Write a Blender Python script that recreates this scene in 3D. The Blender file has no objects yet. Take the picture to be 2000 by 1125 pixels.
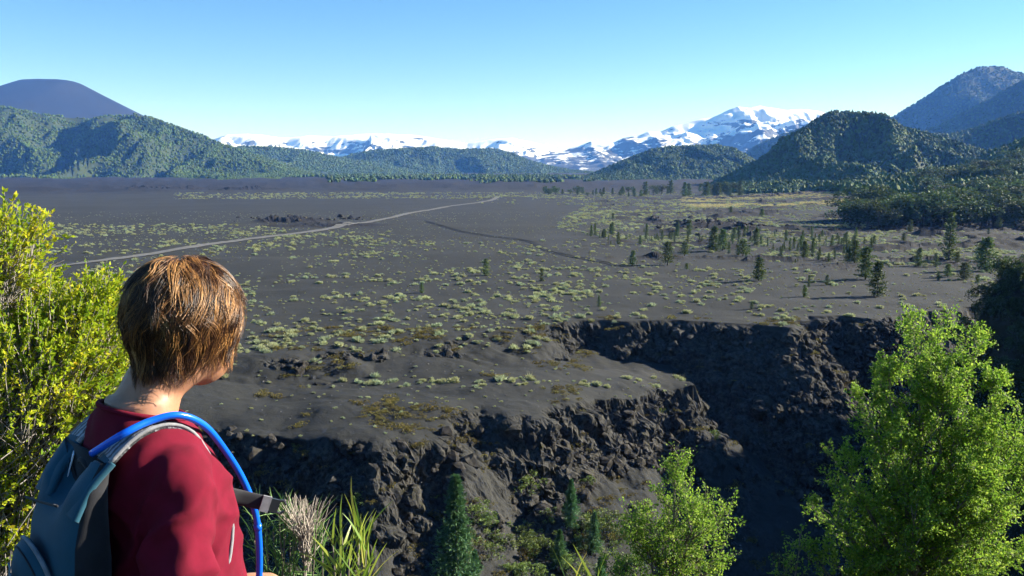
import bpy, bmesh, math, random
import numpy as np
from mathutils import Vector, Matrix, Euler
R = math.radians
rng = np.random.default_rng(11)
random.seed(11)
SC = bpy.context.scene
COL = SC.collection

# ------------------------------------------------------------------ camera
CAMZ, FPX, PITCH = 30.0, 1666.67, R(7.92)
cam_d = bpy.data.cameras.new('camera')
cam_d.sensor_width = 36.0
cam_d.lens = 30.0
cam_d.clip_start = 0.05
cam_d.clip_end = 60000
cam = bpy.data.objects.new('camera', cam_d)
cam.location = (0, 0, CAMZ)
cam.rotation_euler = (R(90) - PITCH, 0, 0)
COL.objects.link(cam)
SC.camera = cam

# ------------------------------------------------------------------ sky, sun, exposure
SUN_EL, SUN_AZ = R(24), R(17)          # azimuth: from +X towards +Y
SUNV = np.array([math.cos(SUN_EL) * math.cos(SUN_AZ), math.cos(SUN_EL) * math.sin(SUN_AZ), math.sin(SUN_EL)])
W = bpy.data.worlds.new('World')
SC.world = W
W.use_nodes = True
nt = W.node_tree
sky = nt.nodes.new('ShaderNodeTexSky')
sky.sky_type = 'NISHITA'
sky.sun_disc = False
sky.sun_elevation = SUN_EL
sky.sun_rotation = R(90) - SUN_AZ
sky.altitude = 2500
sky.air_density = 1.15
sky.dust_density = 0.0
sky.ozone_density = 2.5
bg = nt.nodes['Background']
bg.inputs['Strength'].default_value = 0.053
hsv = nt.nodes.new('ShaderNodeHueSaturation')
hsv.inputs['Saturation'].default_value = 1.25
nt.links.new(sky.outputs[0], hsv.inputs['Color'])
nt.links.new(hsv.outputs[0], bg.inputs[0])
sun_d = bpy.data.lights.new('sun', 'SUN')
sun_d.energy = 5.0
sun_d.angle = R(0.5)
sun_d.color = (1.0, 0.965, 0.90)
sun = bpy.data.objects.new('sun', sun_d)
sun.rotation_euler = Vector(SUNV).to_track_quat('Z', 'Y').to_euler()
sun.location = (200, 60, 300)
COL.objects.link(sun)
SC.view_settings.view_transform = 'Standard'
SC.view_settings.look = 'None'
SC.view_settings.gamma = 1.0
SC.view_settings.exposure = 1.72
SC.view_settings.use_curve_mapping = False
SC.render.engine = 'CYCLES'
cy = SC.cycles
cy.use_denoising = True
try:
    cy.denoiser = 'OPENIMAGEDENOISE'
    cy.denoising_prefilter = 'ACCURATE'
except Exception:
    pass
cy.max_bounces = 6
cy.diffuse_bounces = 2
cy.glossy_bounces = 2
cy.transmission_bounces = 3
cy.transparent_max_bounces = 6
cy.volume_bounces = 0
cy.use_adaptive_sampling = True
cy.adaptive_threshold = 0.015

# ------------------------------------------------------------------ helpers
def ray(u, v):
    a, b = (u - 1000) / FPX, (562.5 - v) / FPX
    c, s = math.cos(PITCH), math.sin(PITCH)
    return np.array([a, c + b * s, -s + b * c])

def at_z(u, v, z):
    d = ray(u, v)
    t = (z - CAMZ) / d[2]
    return np.array([0, 0, CAMZ]) + d * t

def at_y(u, v, y):
    d = ray(u, v)
    return np.array([0, 0, CAMZ]) + d * (y / d[1])

def _h(ix, iy, iz, seed):
    n = (ix.astype(np.int64) * 374761393 + iy.astype(np.int64) * 668265263 + iz.astype(np.int64) * 2147483647 + seed * 974634777) & 0xFFFFFFFF
    n = ((n ^ (n >> 13)) * 1274126177) & 0xFFFFFFFF
    n = ((n ^ (n >> 16)) * 2246822519) & 0xFFFFFFFF
    return ((n ^ (n >> 15)) & 0xFFFFFF) / float(0xFFFFFF)

def vnoise(x, y, z=None, seed=0):
    """smooth value noise in -1..1"""
    x = np.asarray(x, float); y = np.asarray(y, float)
    z = np.zeros_like(x) if z is None else np.asarray(z, float)
    ix, iy, iz = np.floor(x).astype(np.int64), np.floor(y).astype(np.int64), np.floor(z).astype(np.int64)
    fx, fy, fz = x - ix, y - iy, z - iz
    sx, sy, sz = [f * f * f * (f * (f * 6 - 15) + 10) for f in (fx, fy, fz)]
    r = 0
    zs = ((0, 1 - sz), (1, sz)) if np.any(fz) else ((0, 1.0),)
    for k, wz in zs:
        for j, wy in ((0, 1 - sy), (1, sy)):
            for i, wx in ((0, 1 - sx), (1, sx)):
                r = r + _h(ix + i, iy + j, iz + k, seed) * wx * wy * wz
    return r * 2 - 1

def fbm(x, y, z=None, seed=0, octv=4, gain=0.5, lac=2.03):
    a, f, r, t = 1.0, 1.0, 0, 0
    for o in range(octv):
        r = r + a * vnoise(np.asarray(x) * f + 17.3 * o, np.asarray(y) * f - 9.1 * o, None if z is None else np.asarray(z) * f + 4.7 * o, seed + o)
        t += a; a *= gain; f *= lac
    return r / t

def ridged(x, y, z=None, seed=0, octv=4, gain=0.5):
    a, f, r, t = 1.0, 1.0, 0, 0
    for o in range(octv):
        r = r + a * (1 - np.abs(vnoise(np.asarray(x) * f + 3.3 * o, np.asarray(y) * f + 8.1 * o, None if z is None else np.asarray(z) * f, seed + o)) * 2)
        t += a; a *= gain; f *= 2.1
    return r / t

def worley(x, y, z, seed=0):
    ix, iy, iz = np.floor(x).astype(np.int64), np.floor(y).astype(np.int64), np.floor(z).astype(np.int64)
    best = np.full(x.shape, 9.0); second = np.full(x.shape, 9.0); cid = np.zeros(x.shape)
    for i in (-1, 0, 1):
        for j in (-1, 0, 1):
            for k in (-1, 0, 1):
                a, b, c = ix + i, iy + j, iz + k
                px, py, pz = a + _h(a, b, c, seed), b + _h(a, b, c, seed + 1), c + _h(a, b, c, seed + 2)
                d = np.sqrt((px - x) ** 2 + (py - y) ** 2 + (pz - z) ** 2)
                m = d < best
                second = np.where(m, best, np.minimum(second, d))
                cid = np.where(m, _h(a, b, c, seed + 5), cid)
                best = np.where(m, d, best)
    return best, second, cid

def sstep(a, b, x):
    t = np.clip((np.asarray(x, float) - a) / (b - a), 0, 1)
    return t * t * (3 - 2 * t)

def mesh_np(name, V, F, smooth=True, mats=(), mat_idx=None):
    """V (n,3); F: (m,k) array or a list of such arrays"""
    Fs = F if isinstance(F, (list, tuple)) else [F]
    Fs = [np.asarray(f, np.int32) for f in Fs if len(f)]
    me = bpy.data.meshes.new(name)
    V = np.asarray(V, np.float32)
    me.vertices.add(len(V)); me.vertices.foreach_set('co', V.ravel())
    loops = np.concatenate([f.ravel() for f in Fs])
    tot = np.concatenate([np.full(len(f), f.shape[1], np.int32) for f in Fs])
    start = np.concatenate([[0], np.cumsum(tot)[:-1]]).astype(np.int32)
    me.loops.add(len(loops)); me.loops.foreach_set('vertex_index', loops)
    me.polygons.add(len(tot)); me.polygons.foreach_set('loop_start', start); me.polygons.foreach_set('loop_total', tot)
    me.polygons.foreach_set('use_smooth', np.full(len(tot), smooth))
    for m in mats: me.materials.append(m)
    if mat_idx is not None: me.polygons.foreach_set('material_index', np.asarray(mat_idx, np.int32))
    me.update(calc_edges=True); me.validate(verbose=False)
    return me

def attr(me, name, vals):
    a = me.attributes.new(name, 'FLOAT', 'POINT')
    a.data.foreach_set('value', np.asarray(vals, np.float32).ravel())

def link(name, me, parent=None, loc=(0, 0, 0), rotz=0.0, scale=None):
    o = bpy.data.objects.new(name, me)
    COL.objects.link(o)
    o.location = loc
    if rotz: o.rotation_euler[2] = rotz
    if scale is not None: o.scale = (scale,) * 3 if np.isscalar(scale) else scale
    if parent is not None: o.parent = parent
    return o

def tag(o, label=None, cat=None, group=None, kind=None):
    if label: o['label'] = label
    if cat: o['category'] = cat
    if group: o['group'] = group
    if kind: o['kind'] = kind
    return o

class MB:
    """collects vertices and faces of one mesh"""
    def __init__(s): s.V, s.F, s.n, s.M = [], {}, 0, {}
    def add(s, V, F, mi=0):
        V = np.asarray(V, float).reshape(-1, 3)
        F = np.asarray(F, np.int64)
        s.V.append(V); k = F.shape[1]
        s.F.setdefault(k, []).append(F + s.n); s.M.setdefault(k, []).append(np.full(len(F), mi))
        s.n += len(V)
    def build(s, name, mats, smooth=True):
        V = np.concatenate(s.V)
        ks = sorted(s.F)
        return mesh_np(name, V, [np.concatenate(s.F[k]) for k in ks], smooth, mats if isinstance(mats, (list, tuple)) else [mats],
                       np.concatenate([np.concatenate(s.M[k]) for k in ks]))

def frame_of(d):
    d = d / (np.linalg.norm(d) + 1e-12)
    a = np.array([0, 0, 1.0]) if abs(d[2]) < 0.9 else np.array([1.0, 0, 0])
    x = np.cross(a, d); x /= np.linalg.norm(x)
    return x, np.cross(d, x), d

def tube(mb, pts, rad, sides=6, mi=0, cap=True, flat=None):
    """round tube along pts with radius per point (parallel transported)"""
    pts = np.asarray(pts, float); n = len(pts)
    rad = np.broadcast_to(np.asarray(rad, float), (n,))
    T = np.gradient(pts, axis=0)
    x, y, _ = frame_of(T[0])
    ring = []
    a = np.arange(sides) * 2 * math.pi / sides
    for i in range(n):
        t = T[i] / (np.linalg.norm(T[i]) + 1e-12)
        x = x - t * (x @ t); x /= np.linalg.norm(x) + 1e-12
        y = np.cross(t, x)
        ring.append(pts[i] + rad[i] * (np.outer(np.cos(a), x) + np.outer(np.sin(a), y)))
    V = np.concatenate(ring)
    ii = np.arange(n - 1)[:, None] * sides; kk = np.arange(sides)[None, :]; k2 = (kk + 1) % sides
    F = np.stack([ii + kk, ii + k2, ii + sides + k2, ii + sides + kk], 2).reshape(-1, 4)
    mb.add(V, F, mi)
    if cap and sides >= 3:
        b = mb.n - len(V)
        for off, rev in ((0, True), ((n - 1) * sides, False)):
            idx = list(range(off, off + sides))
            if rev: idx = idx[::-1]
            mb.F.setdefault(sides, []).append(np.array([idx]) + b); mb.M.setdefault(sides, []).append(np.array([mi]))

def many_tubes(mb, A, rad, sides=3, mi=0):
    """A (m, k, 3): m thin tubes of k points; rad (k,) or (m, k)"""
    A = np.asarray(A, float); m, k, _ = A.shape
    rad = np.broadcast_to(np.asarray(rad, float), (m, k))
    T = np.gradient(A, axis=1); T /= np.linalg.norm(T, axis=2, keepdims=True) + 1e-12
    ref = np.where(np.abs(T[:, :1, 2:3]) < .9, np.array([0, 0, 1.0]), np.array([1.0, 0, 0]))
    X = np.cross(np.broadcast_to(ref, T.shape), T); X /= np.linalg.norm(X, axis=2, keepdims=True) + 1e-12
    Y = np.cross(T, X)
    a = np.arange(sides) * 2 * math.pi / sides
    V = A[:, :, None, :] + rad[:, :, None, None] * (np.cos(a)[:, None] * X[:, :, None, :] + np.sin(a)[:, None] * Y[:, :, None, :])
    b = (np.arange(m) * k * sides)[:, None, None]; i = (np.arange(k - 1) * sides)[None, :, None]; q = np.arange(sides)[None, None, :]; q2 = (q + 1) % sides
    F = np.stack([b + i + q, b + i + q2, b + i + sides + q2, b + i + sides + q], 3).reshape(-1, 4)
    mb.add(V.reshape(-1, 3), F, mi)

# ------------------------------------------------------------------ materials
MATS = {}
def new_mat(name):
    m = bpy.data.materials.new(name); m.use_nodes = True
    MATS[name] = m
    return m, m.node_tree.nodes, m.node_tree.links, m.node_tree.nodes['Principled BSDF']

def noise_mat(name, c1, c2, scale=5.0, detail=6, rough=0.9, spec=0.2, bump=0.0, bscale=None, bdist=0.02, trans=0.0, lo=0.35, hi=0.65, rand=0.0, coord='Object', metal=0.0, sheen=0.0, c3=None):
    m, N, L, P = new_mat(name)
    tc = N.new('ShaderNodeTexCoord')
    nz = N.new('ShaderNodeTexNoise'); nz.inputs['Scale'].default_value = scale; nz.inputs['Detail'].default_value = detail
    L.new(tc.outputs[coord], nz.inputs['Vector'])
    rp = N.new('ShaderNodeValToRGB')
    rp.color_ramp.elements[0].position = lo; rp.color_ramp.elements[1].position = hi
    rp.color_ramp.elements[0].color = (*c1, 1); rp.color_ramp.elements[1].color = (*c2, 1)
    if c3 is not None:
        e = rp.color_ramp.elements.new(hi + 0.1); e.color = (*c3, 1)
    L.new(nz.outputs['Fac'], rp.inputs['Fac'])
    out = rp.outputs['Color']
    if rand:
        oi = N.new('ShaderNodeObjectInfo')
        hs = N.new('ShaderNodeHueSaturation')
        for nm, k, b in (('Value', rand, 1 - rand / 2), ('Hue', rand * 0.06, 0.5 - rand * 0.03)):
            mm = N.new('ShaderNodeMath'); mm.operation = 'MULTIPLY_ADD'
            mm.inputs[1].default_value = k; mm.inputs[2].default_value = b
            L.new(oi.outputs['Random'], mm.inputs[0]); L.new(mm.outputs[0], hs.inputs[nm])
        L.new(out, hs.inputs['Color']); out = hs.outputs['Color']
    L.new(out, P.inputs['Base Color'])
    P.inputs['Roughness'].default_value = rough
    P.inputs['Specular IOR Level'].default_value = spec
    P.inputs['Metallic'].default_value = metal
    if sheen: P.inputs['Sheen Weight'].default_value = sheen
    if bump:
        b2 = N.new('ShaderNodeTexNoise'); b2.inputs['Scale'].default_value = bscale or scale * 4; b2.inputs['Detail'].default_value = 8
        L.new(tc.outputs[coord], b2.inputs['Vector'])
        bp = N.new('ShaderNodeBump'); bp.inputs['Strength'].default_value = bump; bp.inputs['Distance'].default_value = bdist
        L.new(b2.outputs['Fac'], bp.inputs['Height']); L.new(bp.outputs[0], P.inputs['Normal'])
    if trans:
        tr = N.new('ShaderNodeBsdfTranslucent'); L.new(out, tr.inputs['Color'])
        mx = N.new('ShaderNodeMixShader'); mx.inputs[0].default_value = trans
        L.new(P.outputs[0], mx.inputs[1]); L.new(tr.outputs[0], mx.inputs[2])
        L.new(mx.outputs[0], N['Material Output'].inputs['Surface'])
    return m
# ------------------------------------------------------------------ terrain: ash plain, scarp, bench, gorge, near slope
def poly_px(pts, z):
    return np.array([at_z(u, v, z)[:2] for u, v in pts])
def zbench(x): return np.interp(x, [-70, -25, 8, 28], [-2.8, -3.0, -4.6, -7.2])
URIM = poly_px([(-500, 735), (100, 722), (350, 704), (520, 690), (700, 676), (850, 662), (960, 648), (1050, 634), (1130, 626), (1300, 624), (1420, 630), (1530, 638), (1580, 618), (1640, 616), (1700, 622), (1800, 614), (1900, 600), (2100, 592), (2600, 560)], 0.0)
LRIM = np.array([at_z(u, v, z)[:2] for u, v, z in [(-600, 800, -2.8), (0, 815, -2.8), (300, 822, -2.9), (420, 826, -3), (520, 836, -3), (640, 850, -3), (730, 866, -3.1), (800, 858, -3.3), (850, 842, -3.6), (890, 812, -3.8), (950, 806, -4.2), (1010, 826, -4.6), (1070, 812, -5), (1120, 796, -5.4), (1200, 775, -6), (1270, 760, -6.6), (1330, 752, -7.2)]])
LTIP = LRIM[-1]
LRIM2 = np.vstack([LRIM, [LTIP + [2.5, 6]], [LTIP + [1, 14]], [LTIP + [-3, 40]]])

def seg_dist(P, poly):
    best = np.full(len(P), 1e9)
    for a, b in zip(poly[:-1], poly[1:]):
        ab = b - a; t = np.clip(((P - a) @ ab) / (ab @ ab), 0, 1)
        d = np.hypot(*(P - a - t[:, None] * ab).T)
        best = np.minimum(best, d)
    return best

def H(x, y, full=False):
    x = np.asarray(x, float).ravel(); y = np.asarray(y, float).ravel()
    r = np.hypot(x, y)
    near = r < 420
    z = np.zeros_like(x); rock = np.zeros_like(x); lavam = np.zeros_like(x); shade = np.zeros_like(x)
    # plain: dunes, hummocks to the right, lava field far off
    dune = (0.35 + .55 * sstep(260, 150, y)) * fbm(x / 22, y / 30, seed=3, octv=3) + 0.12 * fbm(x / 5, y / 8, seed=4, octv=2)
    far = sstep(300, 900, r)
    und = 1.6 * fbm(x / 130, y / 160, seed=5, octv=3) * far
    lava = sstep(1050, 1350, r + 120 * fbm(x / 300, y / 300, seed=6, octv=2))
    rough = lava * (2.0 + 5.0 * np.clip(ridged(x / 70, y / 110, seed=7, octv=4), -.4, 1) + np.clip(r - 1300, 0, 3000) * 0.004)
    z = z + dune * (1 - 0.5 * far) + und + rough
    lavam = np.maximum(lavam, lava)
    # lava levees on the right half of the plain
    ang = x / np.maximum(y, 1)
    reg = sstep(0.05, 0.2, ang + 0.05 * fbm(x / 60, y / 60, seed=8)) * sstep(235, 300, y) * (1 - sstep(800, 1000, y)) * sstep(0.9, 0.6, ang)
    lv = np.clip(ridged(x / 55 + .3 * fbm(x / 25, y / 25, seed=61), y / 34, seed=9, octv=4) - 0.42, 0, 1) * reg
    z = z + 5.5 * lv
    rock = np.maximum(rock, sstep(0.02, 0.12, lv) * 0.6); lavam = np.maximum(lavam, sstep(0.02, 0.12, lv) * .8)
    cr = at_z(2080, 398, 0); z = z + 30 * np.exp(-((x - cr[0]) / 150) ** 2 - ((y - cr[1] - 60) / 150) ** 2)
    for (u, v, rr, hh) in ((575, 432, 16, 3.4), (640, 440, 22, 1.6), (1380, 440, 13, 3.0), (310, 373, 40, 4), (480, 373, 40, 4), (1510, 388, 45, 3)):
        c = at_z(u, v, 0)
        q = np.exp(-(((x - c[0]) / (rr * 1.5)) ** 2 + ((y - c[1]) / rr) ** 2) + .5 * fbm(x / 6, y / 6, seed=12))
        q = np.where(q > .25, q - .25, 0)
        z = z + hh * q * (0.8 + .7 * ridged(x / 6, y / 6, seed=13, octv=3)); rock = np.maximum(rock, sstep(.05, .2, q) * .6); lavam = np.maximum(lavam, sstep(.05, .2, q))
    if np.any(near):
        X, Y = x[near], y[near]; zz = z[near]; rk = rock[near]
        P = np.stack([X + 2.2 * fbm(X / 9, Y / 9, seed=21, octv=3), Y + 2.6 * fbm(X / 8, Y / 8, seed=22, octv=4)], 1)
        yu = np.interp(P[:, 0], URIM[:, 0], URIM[:, 1])
        du = seg_dist(P, URIM) * np.where(P[:, 1] > yu, -1, 1)        # >0: below the rim
        # upper scarp
        cl = sstep(2, 16, X + 4 * fbm(X / 14, Y / 14, seed=23))      # cliffy to the right
        d = np.clip(du, 0, None)
        soft = -(0.42 * d - 2.0 * (1 - np.exp(-d / 4)) * 0.42) + 0.9 * fbm(X / 7, Y / 6, seed=24, octv=3) * sstep(0, 5, d)
        # bays: scree where rock is set back, spurs where it is not
        bay = sstep(-0.15, 0.35, fbm(X / 13 + 3.7, Y / 60, seed=25, octv=2))
        hard = -np.where(d < 4, 1.25 * d, 5.0 + (d - 4) * (0.62 + 0.4 * bay * sstep(18, 34, X)))
        hard = hard - sstep(26, 42, X) * np.clip(d - 10, 0, None) * 0.45
        zup = soft * (1 - cl) + hard * cl
        zup = np.where(du > 0, zup, 0)
        # bench and lower cliff
        P2 = np.stack([X + 2.0 * fbm(X / 6, Y / 6, seed=31, octv=4), Y + 2.6 * fbm(X / 5, Y / 5, seed=32, octv=5)], 1)
        yl = np.interp(P2[:, 0], LRIM[:, 0], LRIM[:, 1])
        inside = (P2[:, 1] > yl) & (P2[:, 0] < LTIP[0] + 2.0 - 0.05 * (P2[:, 1] - LTIP[1]))
        dl = seg_dist(P2, LRIM2) * np.where(inside, -1, 1)
        e = np.clip(dl, 0, None)
        ht = 7.5 + 3.0 * fbm(X / 15, Y / 40, seed=33, octv=2)          # height of the rock band
        st = 1.55 + .5 * fbm(X / 11, Y / 30, seed=34, octv=2)
        b2 = sstep(0.3, 0.6, fbm(X / 12 - 7.7, Y / 45, seed=35, octv=2))  # ash chutes
        st = st * (1 - b2) + 0.72 * b2
        run = ht / st
        lowc = np.where(e < run, e * st, ht + (e - run) * 0.62)
        bench = zbench(X) + 1.3 * fbm(X / 17 + 2, Y / 13, seed=36, octv=2) + .35 * fbm(X / 5, Y / 5, seed=37, octv=3) + 0.02 * np.clip(-dl, 0, 30) - 0.35 * np.exp(-np.abs(dl) / 1.5)
        zb = bench - lowc
        zfar = np.maximum(zup, zb)
        zfar = np.where(du < 0, 0, zfar)
        fl = -33 + 3 * fbm(X / 20, Y / 20, seed=41)
        zfar = np.maximum(zfar, fl)
        # near side: shelf where the walker stands, then a steep slope
        s = Y - 2.9 + 0.25 * np.clip(-X, 0, 6) * 0 - 0.6 * fbm(X / 4, Y / 4, seed=42)
        shelf = 28.215 + 0.02 * fbm(X / 1.2, Y / 1.2, seed=43, octv=3) + 0.02 * np.clip(-Y, 0, 200) + .10 * np.clip(np.abs(X) - 4, 0, 30)
        zn = shelf - 0.82 * np.clip(s, 0, None) + (0.5 * fbm(X / 6, Y / 6, seed=44, octv=3) + 1.6 * ridged(X / 9, Y / 9, seed=47, octv=4) * sstep(20, 50, s)) * sstep(2, 10, s)
        # wooded spur on the right that shades the gorge
        sx = X - (81 + .10 * (165 - Y)); sy = 1 - sstep(150, 172, Y + 3 * fbm(X / 14, Y / 14, seed=46))
        cap = np.interp(Y, [40, 120, 165], [2, 3, 15]) + .26 * np.clip(sx - 8, 0, 150)
        spur = np.minimum(2.2 * sx, cap)
        spur = spur * sy + (-60) * (1 - sy)
        spur = spur + 1.5 * fbm(X / 12, Y / 12, seed=45, octv=3)
        low = np.maximum(zn, spur)
        zg = np.maximum(zfar, low)
        isup = du < 0
        zz2 = np.where(isup, np.maximum(zz * sstep(0, 6, -du), low), zg)
        zz2 = np.where(isup & (low < zz), zz * sstep(0, 6, -du) , zz2)
        # rock mask
        far_side = zfar >= low - 0.01
        m_up = cl * sstep(0.0, 1.2, du) * (1 - sstep(5.0, 9.0, d) * (1 - bay)) * (0.35 + .65 * sstep(-.25, .1, fbm(X / 7, Y / 7, seed=51, octv=3) + .35 * bay))
        m_soft = (1 - cl) * sstep(1, 3, du) * sstep(0.22, 0.4, fbm(X / 6, Y / 5, seed=52, octv=3)) * .6
        m_lo = sstep(-0.3, 1.0, dl) * np.maximum(1 - sstep(run + 1.5, run + 6, e), .35 * sstep(-.1, .25, fbm(X / 6, Y / 6, seed=53, octv=3))) * (1 - .7 * b2)
        m = np.where(zup > zb, np.maximum(m_up, m_soft), m_lo)
        m = np.maximum(m, np.where(zup > zb, sstep(24, 34, X) * sstep(1, 3, du) * .8, 0))
        m = np.where(isup, 0, m) * far_side
        m = np.maximum(m, np.where((zg <= fl + .5) & ~isup, .8, 0))
        rk = np.maximum(rk * (du < 0), m)
        z[near] = zz2; rock[near] = rk
        if full:
            shade = np.zeros_like(x); shade[near] = np.where(low > zfar + .05, 1.0, 0)
    if full: return z, rock, shade, lavam
    return z

HG = []
def Hq(x, y):
    """ground height read from the finished relief grid"""
    x = np.asarray(x, float); y = np.asarray(y, float)
    rq = np.hypot(x, y); pq = np.arctan2(x, y); pq = np.where(pq < phi[0], pq + 2 * math.pi, pq)
    i = np.clip(np.searchsorted(rr, rq) - 1, 0, nr - 2); j = np.clip(np.searchsorted(phi, pq) - 1, 0, nc - 2)
    a = np.clip((rq - rr[i]) / (rr[i + 1] - rr[i]), 0, 1); b = np.clip((pq - phi[j]) / (phi[j + 1] - phi[j]), 0, 1)
    g = HG[0]
    return (g[i, j] * (1 - a) + g[i + 1, j] * a) * (1 - b) + (g[i, j + 1] * (1 - a) + g[i + 1, j + 1] * a) * b
def Hs(x, y): return float(Hq(x, y))

phi_in = np.arctan(np.linspace(math.tan(R(-33.5)), math.tan(R(33.5)), 740))
phi_out = np.linspace(R(33.5), R(360 - 33.5), 92)[1:-1]
phi = np.concatenate([phi_in, phi_out])
rr = np.concatenate([[0.0], np.geomspace(0.4, 92, 75), np.arange(92.6, 192, 0.235), np.geomspace(193, 1300, 150), np.geomspace(1330, 12000, 44)])
rr = rr[1:]
PH, RR = np.meshgrid(phi, rr)
GX, GY = (RR * np.sin(PH)).ravel(), (RR * np.cos(PH)).ravel()
GZ, GR, GS, GL = H(GX, GY, True)
nr, nc = len(rr), len(phi)
GV = np.stack([GX, GY, GZ], 1)
# crags: push rock out along the surface normal
Z2 = GV.reshape(nr, nc, 3)
ta = np.gradient(Z2, axis=0); tb = (np.roll(Z2, -1, 1) - np.roll(Z2, 1, 1))
nrm = np.cross(tb, ta).reshape(-1, 3); nrm /= np.linalg.norm(nrm, axis=1)[:, None] + 1e-9
nrm *= np.sign(nrm[:, 2:3] + 1e-9)
msk = (GR > 0.03) & (np.hypot(GX, GY) < 330) & (np.abs(np.arctan2(GX, GY)) < R(36))
q = GV[msk]; am = GR[msk]
f1, f2, cid = worley(q[:, 0] / 2.6, q[:, 1] / 2.6, q[:, 2] / 3.2, 71)
g1, g2, cid2 = worley(q[:, 0] / 1.0, q[:, 1] / 1.0, q[:, 2] / 1.3, 81)
disp = 1.15 * (cid - .35) * sstep(0.0, .25, f2 - f1) + .75 * (0.62 - f1) + .40 * (cid2 - .4) * sstep(0, .2, g2 - g1) + .3 * (.6 - g1) + .35 * fbm(q[:, 0] / .7, q[:, 1] / .7, q[:, 2] / .7, 91, 3) + .22 * (.55 - worley(q[:, 0] / .5, q[:, 1] / .5, q[:, 2] / .6, 85)[0]) + 1.3 * fbm(q[:, 0] / 5, q[:, 1] / 5, q[:, 2] / 4, 95, 2)
amp = np.where(np.hypot(q[:, 0], q[:, 1]) > 200, .6, 1.0)
GV[msk] += (nrm[msk] * np.array([1, 1, .55])) * (disp * am * amp)[:, None] * 1.65
i = np.arange(nr - 1)[:, None] * nc; j = np.arange(nc)[None, :]
j2 = (j + 1) % nc
GF = np.stack([i + j, i + j2, i + nc + j2, i + nc + j], 2).reshape(-1, 4)[:, ::-1]
GF = np.concatenate([GF])
# close the middle
HG.append(GV[:, 2].reshape(nr, nc).copy())
GV = np.vstack([GV, [[0, 0, Hs(0.5, 0.5)]]])
fan = np.stack([np.full(nc, len(GV) - 1), (np.arange(nc) + 1) % nc, np.arange(nc)], 1)

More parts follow.
